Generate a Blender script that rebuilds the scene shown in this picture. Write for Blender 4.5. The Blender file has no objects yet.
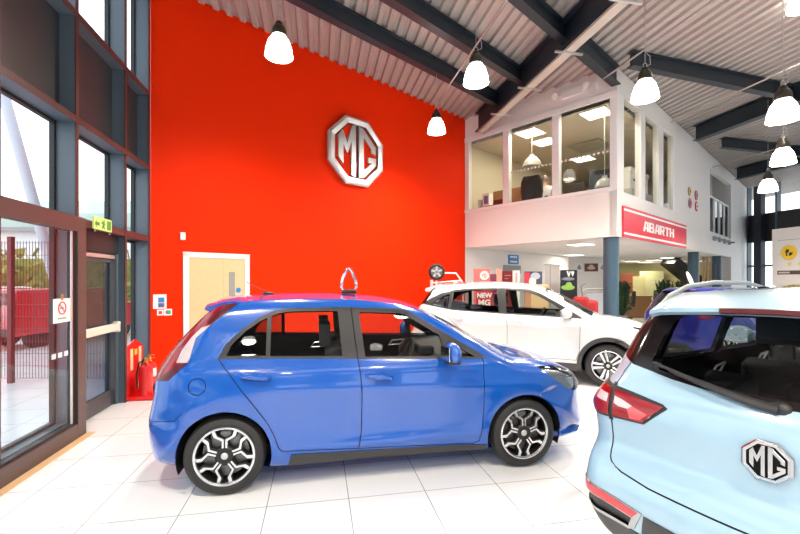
import bpy, bmesh, math, random
import numpy as np
from mathutils import Vector, Matrix
random.seed(7)
C = bpy.context.scene.collection
PI = math.pi
def R(d): return math.radians(d)

# ------------------------------------------------------------------ materials
MATS = {}
def mat(name, col, rough=0.5, metal=0.0, coat=0.0, emit=None, es=1.0, spec=0.5, noise=0.0, nscale=8.0, bump=0.0):
    if name in MATS: return MATS[name]
    m = bpy.data.materials.new(name); m.use_nodes = True
    nt = m.node_tree; b = nt.nodes['Principled BSDF']
    b.inputs['Base Color'].default_value = (*col, 1)
    b.inputs['Roughness'].default_value = rough
    b.inputs['Metallic'].default_value = metal
    b.inputs['Coat Weight'].default_value = coat
    b.inputs['Coat Roughness'].default_value = 0.03
    b.inputs['Specular IOR Level'].default_value = spec
    if emit:
        b.inputs['Emission Color'].default_value = (*emit, 1)
        b.inputs['Emission Strength'].default_value = es
    if noise or bump:
        tc = nt.nodes.new('ShaderNodeTexCoord'); n = nt.nodes.new('ShaderNodeTexNoise')
        n.inputs['Scale'].default_value = nscale; n.inputs['Detail'].default_value = 4
        nt.links.new(tc.outputs['Object'], n.inputs['Vector'])
        if noise:
            mx = nt.nodes.new('ShaderNodeMix'); mx.data_type = 'RGBA'
            mx.inputs[6].default_value = (*[c*(1-noise) for c in col], 1)
            mx.inputs[7].default_value = (*[min(1, c*(1+noise)) for c in col], 1)
            nt.links.new(n.outputs['Fac'], mx.inputs[0]); nt.links.new(mx.outputs[2], b.inputs['Base Color'])
        if bump:
            bp = nt.nodes.new('ShaderNodeBump'); bp.inputs['Strength'].default_value = bump; bp.inputs['Distance'].default_value = .01
            nt.links.new(n.outputs['Fac'], bp.inputs['Height']); nt.links.new(bp.outputs['Normal'], b.inputs['Normal'])
    MATS[name] = m
    return m
def glass(name, tint=(1, 1, 1), ior=1.45, rough=0.0, gain=1.0):
    if name in MATS: return MATS[name]
    m = bpy.data.materials.new(name); m.use_nodes = True
    nt = m.node_tree; nt.nodes.clear()
    o = nt.nodes.new('ShaderNodeOutputMaterial'); mx = nt.nodes.new('ShaderNodeMixShader')
    t = nt.nodes.new('ShaderNodeBsdfTransparent'); g = nt.nodes.new('ShaderNodeBsdfGlossy'); f = nt.nodes.new('ShaderNodeFresnel')
    t.inputs[0].default_value = (*tint, 1); g.inputs['Roughness'].default_value = rough
    geo = nt.nodes.new('ShaderNodeNewGeometry'); io = nt.nodes.new('ShaderNodeMapRange'); io.inputs[3].default_value = ior; io.inputs[4].default_value = 1/ior
    nt.links.new(geo.outputs['Backfacing'], io.inputs[0]); nt.links.new(io.outputs[0], f.inputs[0])
    mu = nt.nodes.new('ShaderNodeMath'); mu.operation = 'MULTIPLY'; mu.inputs[1].default_value = gain
    nt.links.new(f.outputs[0], mu.inputs[0]); nt.links.new(mu.outputs[0], mx.inputs[0])
    nt.links.new(t.outputs[0], mx.inputs[1]); nt.links.new(g.outputs[0], mx.inputs[2])
    nt.links.new(mx.outputs[0], o.inputs[0])
    MATS[name] = m
    return m
def tile_mat():
    m = bpy.data.materials.new('floor_tiles'); m.use_nodes = True
    nt = m.node_tree; b = nt.nodes['Principled BSDF']
    tc = nt.nodes.new('ShaderNodeTexCoord'); br = nt.nodes.new('ShaderNodeTexBrick')
    br.offset = 0; br.inputs['Scale'].default_value = 1; br.inputs['Brick Width'].default_value = .6; br.inputs['Row Height'].default_value = .6
    br.inputs['Mortar Size'].default_value = .0035; br.inputs['Mortar Smooth'].default_value = .2; br.inputs['Bias'].default_value = 0
    br.inputs['Color1'].default_value = (.80, .80, .795, 1); br.inputs['Color2'].default_value = (.78, .78, .775, 1); br.inputs['Mortar'].default_value = (.25, .25, .25, 1)
    nt.links.new(tc.outputs['Object'], br.inputs['Vector']); nt.links.new(br.outputs['Color'], b.inputs['Base Color'])
    n = nt.nodes.new('ShaderNodeTexNoise'); n.inputs['Scale'].default_value = 3
    mr = nt.nodes.new('ShaderNodeMapRange'); mr.inputs[3].default_value = .16; mr.inputs[4].default_value = .26
    nt.links.new(tc.outputs['Object'], n.inputs['Vector']); nt.links.new(n.outputs['Fac'], mr.inputs[0]); nt.links.new(mr.outputs[0], b.inputs['Roughness'])
    b.inputs['Specular IOR Level'].default_value = .5
    return m
def wood_mat(name, c1, c2, sc=(1, 1, 14)):
    m = bpy.data.materials.new(name); m.use_nodes = True
    nt = m.node_tree; b = nt.nodes['Principled BSDF']
    tc = nt.nodes.new('ShaderNodeTexCoord'); mp = nt.nodes.new('ShaderNodeMapping'); n = nt.nodes.new('ShaderNodeTexNoise')
    mp.inputs['Scale'].default_value = sc; n.inputs['Scale'].default_value = 2.5; n.inputs['Detail'].default_value = 5
    mx = nt.nodes.new('ShaderNodeMix'); mx.data_type = 'RGBA'; mx.inputs[6].default_value = (*c1, 1); mx.inputs[7].default_value = (*c2, 1)
    nt.links.new(tc.outputs['Object'], mp.inputs[0]); nt.links.new(mp.outputs[0], n.inputs['Vector'])
    nt.links.new(n.outputs['Fac'], mx.inputs[0]); nt.links.new(mx.outputs[2], b.inputs['Base Color']); b.inputs['Roughness'].default_value = .4
    MATS[name] = m
    return m

M_red = mat('red_wall_paint', (.80, .025, .0006), .6, spec=.07, noise=.03, nscale=2)
M_white = mat('white_wall_paint', (.80, .78, .76), .6, noise=.02, nscale=3)
M_whitegloss = mat('white_gloss', (.85, .85, .84), .3)
M_steel = mat('dark_blue_steel', (.018, .026, .036), .42, noise=.06)
M_fin = mat('anthracite_powder_coat', (.095, .13, .165), .38, noise=.04)
M_panel = mat('dark_spandrel', (.035, .033, .036), .45)
M_brown = mat('red_brown_frame_edge', (.075, .032, .030), .4)
M_black = mat('black_plastic', (.012, .012, .013), .45)
M_cladding = mat('grey_black_cladding', (.035, .035, .037), .55)
M_gap = mat('shut_line', (.004, .004, .005), .8)
M_rubber = mat('tyre_rubber', (.017, .016, .016), .62, bump=.15, nscale=60)
M_chrome = mat('chrome', (.78, .78, .8), .10, metal=1)
M_silver = mat('brushed_silver', (.66, .66, .66), .34, metal=.75)
M_alloy = mat('machined_alloy', (.80, .80, .81), .22, metal=.85)
M_alloydark = mat('black_alloy', (.008, .008, .009), .5)
M_disc = mat('brake_disc', (.22, .22, .23), .45, metal=.9)
M_glass = glass('clear_glass', (.97, .985, .98), gain=.55)
M_glassoff = glass('office_glass', (.96, .96, .93), gain=.5)
M_carglass = glass('car_glass', (.80, .86, .84), gain=1.1)
M_darkglass = glass('tinted_car_glass', (.46, .48, .48), gain=1.2)
M_lens = glass('lamp_lens', (.93, .95, .97), gain=1.3)
M_redlens = mat('red_lens', (.24, .002, .006), .18, coat=.25)
M_redlens2 = mat('dark_red_lens', (.075, .003, .006), .3, coat=.2, spec=.3)
M_whitelens = mat('white_lens', (.50, .43, .45), .12, coat=1)
M_interior = mat('black_car_interior', (.016, .016, .018), .7)
M_seat = mat('black_seat_fabric', (.022, .022, .026), .85, bump=.2, nscale=80)
M_headliner = mat('grey_headliner', (.34, .33, .32), .9)
M_deck = mat('ribbed_metal_deck', (.40, .365, .345), .5, metal=0.15, noise=.05)
M_lampglow = mat('lit_glass_shade', (.95, .95, .92), .3, emit=(1, .95, .86), es=8)
M_panelglow = mat('lit_ceiling_panel', (.95, .95, .9), .4, emit=(1, .93, .78), es=4.0)
M_lampcap = mat('dark_lamp_housing', (.05, .042, .03), .35, metal=.4)
M_wire = mat('grey_wire', (.42, .41, .40), .4, metal=.6)
M_door = wood_mat('beech_door', (.72, .47, .24), (.80, .55, .31), (6, 6, .6))
M_oak = wood_mat('oak_strip', (.62, .40, .20), (.72, .50, .28), (3, 3, 3))
M_redgloss = mat('red_gloss_plastic', (.72, .012, .012), .25, coat=.6)
M_brass = mat('brass', (.70, .45, .12), .3, metal=.9)
M_paper = mat('white_paper', (.86, .86, .84), .6)
M_blue = mat('blue_print', (.02, .22, .55), .5)
M_redprint = mat('red_print', (.72, .05, .08), .5)
M_greenprint = mat('green_print', (.04, .42, .16), .5)
M_exit = mat('lit_green_exit_sign', (.52, .68, .22), .4, emit=(.6, .8, .25), es=.12)
M_concrete = mat('pale_concrete', (.66, .65, .63), .85, noise=.08, nscale=1.5)
M_hedge = mat('olive_leaves', (.30, .32, .07), .8, noise=.5, nscale=10)
M_plant = mat('dark_green_leaves', (.03, .075, .02), .6, noise=.4, nscale=12)
M_wood = wood_mat('brown_wood', (.32, .15, .05), (.42, .21, .08))
M_skin = mat('skin', (.62, .38, .28), .6)
M_shirt = mat('white_shirt', (.82, .83, .86), .8)
M_cream = mat('cream_paint', (.72, .66, .44), .6)
M_grey = mat('grey_plastic', (.30, .30, .31), .5)
M_ltgrey = mat('light_grey', (.58, .58, .58), .5)
M_yellow = mat('yellow_print', (.85, .58, .03), .5)
M_carpet = mat('grey_carpet', (.22, .21, .20), .9, noise=.1, nscale=40)

# ------------------------------------------------------------------ mesh builder
class MB:
    def __init__(s): s.v = []; s.f = []; s.m = []
    def add(s, vs, fs, m=0, T=None):
        o = len(s.v)
        for p in vs:
            p = Vector(p)
            s.v.append(T @ p if T else p)
        for f in fs:
            s.f.append([o+i for i in f]); s.m.append(m)
        return s
    def box(s, x0, x1, y0, y1, z0, z1, m=0, T=None):
        v = [(x, y, z) for z in (z0, z1) for y in (y0, y1) for x in (x0, x1)]
        return s.add(v, [(0, 2, 3, 1), (4, 5, 7, 6), (0, 1, 5, 4), (2, 6, 7, 3), (0, 4, 6, 2), (1, 3, 7, 5)], m, T)
    def bar(s, a, b, w, h, m=0, up=(0, 0, 1)):
        a = Vector(a); b = Vector(b); d = (b-a).normalized(); u = Vector(up)
        r = d.cross(u).normalized(); u = r.cross(d).normalized()
        v = [p + r*sx*w/2 + u*sz*h/2 for p in (a, b) for sz in (-1, 1) for sx in (-1, 1)]
        return s.add(v, [(0, 1, 3, 2), (4, 6, 7, 5), (0, 4, 5, 1), (2, 3, 7, 6), (0, 2, 6, 4), (1, 5, 7, 3)], m)
    def cyl(s, a, b, r0, r1=None, n=16, m=0, caps=True):
        if r1 is None: r1 = r0
        a = Vector(a); b = Vector(b); d = (b-a).normalized()
        u = d.orthogonal().normalized(); w = d.cross(u)
        v = []
        for p, r in ((a, r0), (b, r1)):
            for i in range(n):
                t = 2*PI*i/n; v.append(p + (u*math.cos(t)+w*math.sin(t))*r)
        f = [(i, (i+1) % n, n+(i+1) % n, n+i) for i in range(n)]
        if caps: f += [tuple(reversed(range(n))), tuple(range(n, 2*n))]
        return s.add(v, f, m)
    def lathe(s, prof, n=32, m=0, T=None, closed=False):
        v = []; k = len(prof)
        for i in range(n):
            t = 2*PI*i/n
            for r, z in prof: v.append((r*math.cos(t), r*math.sin(t), z))
        f = []
        for i in range(n):
            for j in range(k if closed else k-1):
                f.append((i*k+j, ((i+1) % n)*k+j, ((i+1) % n)*k+(j+1) % k, i*k+(j+1) % k))
        return s.add(v, f, m, T)
    def tube(s, pts, r, n=8, m=0, closed=False):
        pts = [Vector(p) for p in pts]; k = len(pts); v = []
        d0 = None
        for i, p in enumerate(pts):
            a = pts[i-1] if (i > 0 or closed) else p; b = pts[(i+1) % k] if (i < k-1 or closed) else p
            d = (b-a).normalized()
            if d0 is None: u = d.orthogonal().normalized()
            else:
                u = u - d*u.dot(d); u = u.normalized() if u.length > 1e-6 else d.orthogonal().normalized()
            d0 = d; w = d.cross(u); rr = r[i] if isinstance(r, (list, tuple)) else r
            for j in range(n):
                t = 2*PI*j/n; v.append(p + (u*math.cos(t)+w*math.sin(t))*rr)
        f = []
        for i in range(k if closed else k-1):
            for j in range(n): f.append((i*n+j, i*n+(j+1) % n, ((i+1) % k)*n+(j+1) % n, ((i+1) % k)*n+j))
        if not closed: f += [tuple(reversed(range(n))), tuple(range((k-1)*n, k*n))]
        return s.add(v, f, m)
    def prism(s, poly, z0, z1, m=0, T=None):
        n = len(poly)
        ar = sum(poly[i][0]*poly[(i+1) % n][1]-poly[(i+1) % n][0]*poly[i][1] for i in range(n))
        if ar < 0: poly = poly[::-1]
        v = [(x, y, z0) for x, y in poly] + [(x, y, z1) for x, y in poly]
        f = [tuple(reversed(range(n))), tuple(range(n, 2*n))] + [(i, (i+1) % n, n+(i+1) % n, n+i) for i in range(n)]
        return s.add(v, f, m, T)
    def ball(s, c, r, sc=(1, 1, 1), n=14, m=0, T=None):
        v = []; f = []; c = Vector(c)
        rings = max(6, n//2)
        for i in range(rings+1):
            a = PI*i/rings
            for j in range(n):
                b = 2*PI*j/n
                v.append(c+Vector((math.sin(a)*math.cos(b)*r*sc[0], math.sin(a)*math.sin(b)*r*sc[1], math.cos(a)*r*sc[2])))
        for i in range(rings):
            for j in range(n): f.append((i*n+j, (i+1)*n+j, (i+1)*n+(j+1) % n, i*n+(j+1) % n))
        return s.add(v, f, m, T)
    def build(s, name, mats, parent=None, loc=None, rz=0, bevel=0, smooth=True, angle=38, M=None, seg=2):
        me = bpy.data.meshes.new(name); me.from_pydata([tuple(p) for p in s.v], [], s.f)
        if not isinstance(mats, (list, tuple)): mats = [mats]
        for m in mats: me.materials.append(m)
        me.polygons.foreach_set('material_index', s.m)
        bm = bmesh.new(); bm.from_mesh(me)
        bmesh.ops.remove_doubles(bm, verts=bm.verts, dist=1e-6)
        bmesh.ops.recalc_face_normals(bm, faces=bm.faces)
        bm.to_mesh(me); bm.free()
        if smooth:
            me.shade_smooth(); me.set_sharp_from_angle(angle=R(angle))
        me.update()
        o = bpy.data.objects.new(name, me); C.objects.link(o)
        if parent: o.parent = parent
        if loc is not None: o.location = loc
        o.rotation_euler.z = rz
        if M is not None and not (parent is not None and parent.type == 'MESH' and max(abs(parent.matrix_basis[i][j]-M[i][j]) for i in range(4) for j in range(4)) < 1e-5): o.matrix_basis = M
        if bevel:
            b = o.modifiers.new('bevel', 'BEVEL'); b.width = bevel; b.segments = seg; b.limit_method = 'ANGLE'; b.angle_limit = R(40)
        return o
def tag(o, label=None, cat=None, group=None, kind=None):
    if label: o['label'] = label
    if cat: o['category'] = cat
    if group: o['group'] = group
    if kind: o['kind'] = kind
    return o
def thing(name, label, cat, loc=(0, 0, 0), rz=0, group=None):
    o = bpy.data.objects.new(name, None); C.objects.link(o); o.location = loc; o.rotation_euler.z = rz; o.empty_display_size = .2
    return tag(o, label, cat, group)
def struct(o, label, cat='building part', group=None): return tag(o, label, cat, group, 'structure')
def kids(o): return [c for c in bpy.data.objects if c.parent == o]
def dup(o, label=None, parent=None, remap=None):
    c = o.copy(); C.objects.link(c); c.parent = parent
    if remap and c.data:
        names = [m.name for m in c.data.materials]
        if any(n in remap for n in names):
            c.data = c.data.copy()
            for i, n in enumerate(names):
                if n in remap: c.data.materials[i] = remap[n]
    if label: c['label'] = label
    for ch in kids(o): dup(ch, None, c, remap)
    return c

# ------------------------------------------------------------------ frames
H = 1.66; F = 415.0; HX = 400.0; HY = 281.0
A1 = Vector((-.1938, .9810, 0)); A2 = Vector((.9810, .1938, 0))           # along the glazed wall / across
B1 = Vector((.7425, .6698, 0)); B2 = Vector((.6698, -.7425, 0))           # along the red wall / along the office front
ANG_A = math.atan2(A1.y, A1.x); ANG_B1 = math.atan2(B1.y, B1.x); ANG_B2 = math.atan2(B2.y, B2.x)
RC = Vector((-3.9, 6.5, 0))                                               # corner of red and glazed walls
OC = RC + B1*7.72                                                         # red wall meets office front
BC = OC + B2*4.04                                                         # outer corner of the office box
def roof_z(p): return 6.35 - .025*((p[0]-RC.x)*A2.x + (p[1]-RC.y)*A2.y)
def frameM(o, xdir):
    x = Vector(xdir).normalized(); z = Vector((0, 0, 1)); y = z.cross(x)
    return Matrix(((x.x, y.x, z.x, o[0]), (x.y, y.y, z.y, o[1]), (x.z, y.z, z.z, o[2]), (0, 0, 0, 1)))
# upright plane frame: local x along xdir, local y up, local z = facing normal (xdir x up)
def uprightM(o, xdir):
    x = Vector(xdir).normalized(); y = Vector((0, 0, 1)); z = x.cross(y)
    return Matrix(((x.x, y.x, z.x, o[0]), (x.y, y.y, z.y, o[1]), (x.z, y.z, z.z, o[2]), (0, 0, 0, 1)))
# ------------------------------------------------------------------ floor, roof, walls
def at_floor(px, py):
    Y = F*H/(py-HY); return Vector(((px-HX)/F*Y, Y, 0))
P1 = at_floor(353.7, 534)
b = MB(); b.box(-7.2, 22.2, -13.2, 31.8, -.1, 0)
fl = struct(b.build('floor', tile_mat(), rz=math.atan2(A2.y, A2.x), smooth=False), 'white glossy tiled showroom floor with fine grey joints', 'floor')
# keep joints where the photo has them: shift local grid by moving the origin to a joint crossing
fl.location = (P1.x, P1.y, 0)
q = at_floor(353.5, 498); off = (q-P1).dot(A1)
for v in fl.data.vertices:
    v.co.y -= 0
fl.location = Vector((P1.x, P1.y, 0)) + A1*(off % .6)
b = MB(); b.box(-40, -.0, -40, 60, -.06, -.04)
def left_plane(w, d, z=0):   # along the glazed wall, d outwards (to the left), from the line X = -2.63 - .197 Y
    return Vector((-2.63, 0, 0)) + A1*w - A2*d + Vector((0, 0, z))
LM_ = frameM(left_plane(0, 0), A1)      # local x along the wall, local y outwards
pv = struct(b.build('ground_outside', M_concrete, M=frameM(left_plane(0, .30), -A2) @ Matrix.Translation((40, 0, 0)), smooth=False), 'pale concrete paving outside the glazed wall', 'ground')

# ribbed roof deck: trapezoid ribs along A1
def roof_deck():
    xs = []; x = -.4; pit = .20
    while x < 24: xs += [(x, 0), (x+.075, 0), (x+.10, .055), (x+.175, .055)]; x += pit
    y0, y1 = -14, 32
    b = MB(); v = []
    for x, z in xs: v += [(x, y0, z-.025*x), (x, y1, z-.025*x)]
    b.add(v, [(2*i, 2*i+2, 2*i+3, 2*i+1) for i in range(len(xs)-1)])
    return b.build('ceiling', M_deck, smooth=False, M=frameM((RC.x, RC.y, 6.35), A2))
struct(roof_deck(), 'ribbed pale metal roof deck over the showroom', 'ceiling')

def wall_strip(name, label, p0, p1, zb0, zt0, zt1, m, thick=.15, back=1, parent=None, cat='wall', zb1=None):
    """upright slab from p0 to p1, thickness on the side away from the room"""
    d = (p1-p0); L = d.length; d.normalize(); M_ = uprightM(p0, d)
    zb1 = zb0 if zb1 is None else zb1
    b = MB(); b.prism([(0, zb0), (L, zb1), (L, zt1), (0, zt0)], -thick if back > 0 else 0, 0 if back > 0 else thick)
    o = b.build(name, m, parent, M=M_, smooth=False)
    if label: struct(o, label, cat)
    return o
# red wall: normal d x up; B1 x z = (B1.y, -B1.x) points towards the camera
wall_strip('wall_back', 'tall bright red wall behind the blue hatchback', RC, OC, 0, roof_z(RC)+.045, roof_z(OC)+.045, M_red, .2)
e2 = RC + B1*13.9
wall_strip('wall_back', 'white wall under the upper office, carrying on from the red wall', OC+B1*.001, e2, 0, 2.6, 2.6, M_white, .2)
b = MB(); b.box(0.15, .43, 0, .03, 0, .10); b.box(1.6, 7.7, 0, .03, 0, .1)
struct(b.build('baseboard_back', M_whitegloss, M=frameM(RC, B1) @ Matrix.Translation((0, -.03, 0)), bevel=.004), 'white skirting along the foot of the red wall', 'skirting')

# ---------------- upper office box
ZS = 2.60
LF_ = (BC-OC).length
inn_ = lambda u, v: OC+B2*u+B1*v
BCr = BC + B1*14.85
b = MB()
cs = [inn_(.02, .06), inn_(LF_-.06, .06), inn_(LF_-.06, 14.8), inn_(.02, 14.8)]
b.add([(p.x, p.y, ZS) for p in cs]+[(p.x, p.y, ZS+.45) for p in cs], [(3, 2, 1, 0), (4, 5, 6, 7), (0, 1, 5, 4), (1, 2, 6, 5), (2, 3, 7, 6), (3, 0, 4, 7)])
struct(b.build('ceiling', M_white, smooth=False), 'white soffit and floor slab of the upper office', 'ceiling')
LF = (BC-OC).length
bk = Vector((0, 0, 0))
# front wall (B2 x z = (-.7425, -.6698) points towards the camera)
wall_strip('wall_front', 'white apron wall below the three office windows', OC, BC, ZS-.002, 3.61, 3.61, M_white, .12)
wall_strip('wall_front', 'pale gable strip between office window heads and roof deck', OC, BC, 5.57, roof_z(OC)+.045, roof_z(BC)+.045, M_white, .12)
def u_at(px):  # distance along the front from OC where it crosses picture column px
    k = (px-HX)/F; return (k*OC.y-OC.x)/(B2.x-k*B2.y)
def v_at(px, P=None, D=None):
    P = BC if P is None else P; D = B1 if D is None else D
    k = (px-HX)/F; return (k*P.y-P.x)/(D.x-k*D.y)
FM = uprightM(OC, B2)
posts = [(0, u_at(469)), (u_at(503), u_at(509)), (u_at(552), u_at(559)), (u_at(610), LF)]
for i, (a, c) in enumerate(posts):
    b = MB(); b.box(a, c, 3.61, 5.57, -.12, .012)
    struct(b.build('trim_%d' % (i+1), M_whitegloss, M=FM, bevel=.004), ['white window post against the red wall, left end of the office front', 'white post between first and second office window', 'white post between second and third office window', 'white corner post of the office box'][i], 'window post')
b = MB(); b.box(0, LF+.02, 5.53, 5.66, 0, .03); struct(b.build('trim_5', M_whitegloss, M=FM, bevel=.004), 'white head rail above the office windows', 'window trim')
b = MB(); b.box(0, LF+.02, 3.57, 3.65, 0, .035); struct(b.build('trim_6', M_whitegloss, M=FM, bevel=.004), 'white sill rail under the office windows', 'window trim')
for i in range(3):
    a, c = posts[i][1], posts[i+1][0]
    b = MB(); b.box(a, c, 3.65, 5.57, -.03, -.02)
    w = struct(b.build('window_%d' % (i+1), M_glassoff, M=FM, smooth=False), ['leftmost office window next to the red wall', 'middle office window in front of the seated person', 'office window nearest the box corner'][i], 'window')
    if i:
        d = MB(); n = 12; zz = 4.42
        for k in range(n):
            x = a+.06+(c-a-.12)*k/(n-1); d.box(x-.022, x+.022, zz-.022, zz+.022, -.018, -.016)
        d.build('safety_dots', M_paper, w, smooth=False)
# right face along B1 (towards the camera: B1 x z)
GM = uprightM(BC, B1)
wins = [(v_at(623.5), v_at(641)), (v_at(645), v_at(658.5)), (v_at(663), v_at(673))]
LR_ = 14.85; v7, v8 = v_at(710), v_at(731)
def gslab(name, label, x0, x1, z0, z1, dp=.15, m=None, z1b=None):
    b = MB(); b.prism([(x0, z0), (x1, z0), (x1, z1b if z1b else z1), (x0, z1)], -dp, 0)
    return struct(b.build(name, m or M_white, M=GM, smooth=False), label, 'wall')
rz_ = lambda v: roof_z(BC+B1*v)-.005
wl = wins[2][1]+.12
gslab('wall_right', 'white apron of the office side face carrying the red sign', 0, wl, ZS, 3.57)
gslab('wall_right', 'white strip above the three narrow office side windows', 0, wl, 5.60, rz_(0), z1b=rz_(wl))
gslab('wall_right', 'white blank wall beside the round emblem plaques', wl, v7, ZS, rz_(wl), z1b=rz_(v7))
gslab('wall_right', 'white parapet under the landing glass panels', v7, v8, ZS, 3.30)
gslab('wall_right', 'white strip above the landing opening', v7, v8, 5.45, rz_(v7), z1b=rz_(v8))
gslab('wall_right', 'white end pier of the office block', v8, LR_, 0, rz_(v8), dp=.6, z1b=rz_(LR_))
edges = [0, *[x for w in wins for x in w], wl]
for i in range(0, len(edges), 2):
    b = MB(); b.box(edges[i], edges[i+1], 3.57, 5.60, -.13, .01)
    struct(b.build('trim_%d' % (7+i//2), M_whitegloss, M=GM, bevel=.004), ['white corner post at the start of the office side face', 'first slim white post on the office side face', 'second slim white post on the office side face', 'last slim white post before the emblem plaques'][i//2], 'window post')
for i, (a, c) in enumerate(wins):
    b = MB(); b.box(a, c, 3.57, 5.60, -.05, -.04)
    struct(b.build('window_%d' % (4+i), M_glassoff, M=GM, smooth=False), ['office side window nearest the corner post', 'middle office side window', 'narrow office side window before the emblem plaques'][i], 'window')
# office interior shell
inn = lambda u, v, z: OC + B2*u + B1*v + Vector((0, 0, z))
b = MB()
b.add([inn(.0, .15, 5.50), inn(LF-.15, .15, 5.50), inn(LF-.15, 9, 5.50), inn(.0, 9, 5.50)], [(0, 1, 2, 3)])
struct(b.build('ceiling', mat('office_ceiling_tile', (.62, .58, .46), .8), smooth=False), 'cream tiled ceiling inside the upper office', 'ceiling')
b = MB(); b.add([inn(0, .15, 3.10), inn(LF-.15, .15, 3.10), inn(LF-.15, 14.2, 3.10), inn(0, 14.2, 3.10)], [(0, 1, 2, 3)])
struct(b.build('floor', M_carpet, smooth=False), 'grey carpet floor of the upper office', 'floor')
M_magn = mat('magnolia_paint', (.66, .60, .45), .7)
wall_strip('wall_left', 'magnolia back wall inside the upper office', inn(.0, .16, 0), inn(.0, 9, 0), 3.1, 5.5, 5.5, M_magn, .12)
wall_strip('wall_back', 'magnolia far partition inside the upper office', inn(.05, 9, 0), inn(LF-.3, 9, 0), 3.1, 5.5, 5.5, M_magn, .12)
# wall behind the landing opening
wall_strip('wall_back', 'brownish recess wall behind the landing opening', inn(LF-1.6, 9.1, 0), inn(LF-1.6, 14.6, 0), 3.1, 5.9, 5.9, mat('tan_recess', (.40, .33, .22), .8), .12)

# round steel columns
for i, (px, v) in enumerate(((612, -.16), (701.5, 6.9), (724, 10.2))):
    if i == 0: p = BC + B1*.20 - B2*.20
    else:
        p = BC + B1*v - B2*.22
    b = MB(); b.cyl((0, 0, 0), (0, 0, ZS), .155, n=32); b.cyl((0, 0, 0), (0, 0, .02), .22, n=32)
    struct(b.build('column', mat('blue_grey_column', (.035, .075, .11), .35), loc=p), ['blue-grey round column under the near corner of the office box', 'blue-grey round column under the emblem plaques', 'blue-grey round column under the landing panels'][i], 'column')

# landing panels in the opening
for k in range(4):
    x0 = v7+.12+(v8-v7-.2)*k/4; x1 = x0+(v8-v7-.2)/4-.10
    t = MB(); 
    for a_, c_, e_, g_ in ((x0, x0+.05, 3.32, 4.60), (x1-.05, x1, 3.32, 4.60), (x0, x1, 3.32, 3.37), (x0, x1, 4.55, 4.60)): t.box(a_, c_, e_, g_, -.10, -.04)
    f = struct(t.build('window_%d' % (7+k), M_whitegloss, M=GM, bevel=.004), ['first landing panel next to the blank wall', 'second landing panel from the blank wall', 'third landing panel from the blank wall', 'last landing panel before the end pier'][k], 'window')
    g = MB(); g.box(x0+.05, x1-.05, 3.37, 4.55, -.08, -.07); g.build('pane', glass('smoked_glass', (.25, .27, .27)), f, smooth=False)
    bk_ = MB(); bk_.box((x0+x1)/2-.12, (x0+x1)/2+.12, 3.05, 3.20, 0, .08); bk_.box((x0+x1)/2-.04, (x0+x1)/2+.04, 3.1, 3.16, .08, .2)
    tag(bk_.build('wall_spotlight', M_grey, M=GM, bevel=.01), ['small grey spotlight under the first landing panel', 'small grey spotlight under the second landing panel', 'small grey spotlight under the third landing panel', 'small grey spotlight under the last landing panel'][k], 'spotlight', 'small spotlights below the landing panels')
b = MB(); b.cyl((0, 0, 3.1), (0, 0, 5.9), .15, n=24)
struct(b.build('column', M_steel, loc=BC+B1*((v7+v8)/2+.9)-B2*.7), 'dark column behind the landing panels', 'column')

# ---------------- left glazed wall
FIN = [2.33, 3.49, 4.63, 5.80, 6.60]
Zt1, Zs0, Zs1 = 2.32, 3.42, 4.57
ztop = lambda w: roof_z(left_plane(w, 0))-.01
for i, w in enumerate([-9.3, -8.1, -6.95, -5.8, -4.65, -3.5, -2.3, -1.15, 0.0, 1.17]+FIN):
    t = MB(); z0 = 0
    t.box(w-.035, w, .006, .25, z0, ztop(w)); 
    o = struct(t.build('trim_%d' % (20+i), M_fin, M=LM_, bevel=.004), 'deep blue-grey steel fin of the glazed wall, number %d counted away from the red corner' % (15-i), 'window post', 'deep fins of the glazed wall')
    e = MB(); e.box(w-.045, w+.01, -.006, .006, z0, ztop(w)); e.build('inner_edge', M_brown, o)
lab = {4.63: 'deep blue-grey fin between the sliding door bay and the exit door', 5.80: 'deep blue-grey fin between exit door and the corner bay', 6.60: 'deep blue-grey fin against the red wall corner', 3.49: 'deep blue-grey fin at the left picture edge'}
for o in bpy.data.objects:
    if o.name.startswith('trim_') and o.get('group') == 'deep fins of the glazed wall':
        for k_, l_ in lab.items():
            if abs(o.data.vertices[0].co.x-(k_-.035)) < .02: o['label'] = l_; del o['group']; break
        else: o['label'] = 'deep blue-grey steel fin of the glazed wall, outside the picture'
ALLF = [-9.3, -8.1, -6.95, -5.8, -4.65, -3.5, -2.3, -1.15, 0.0, 1.17]+FIN
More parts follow.
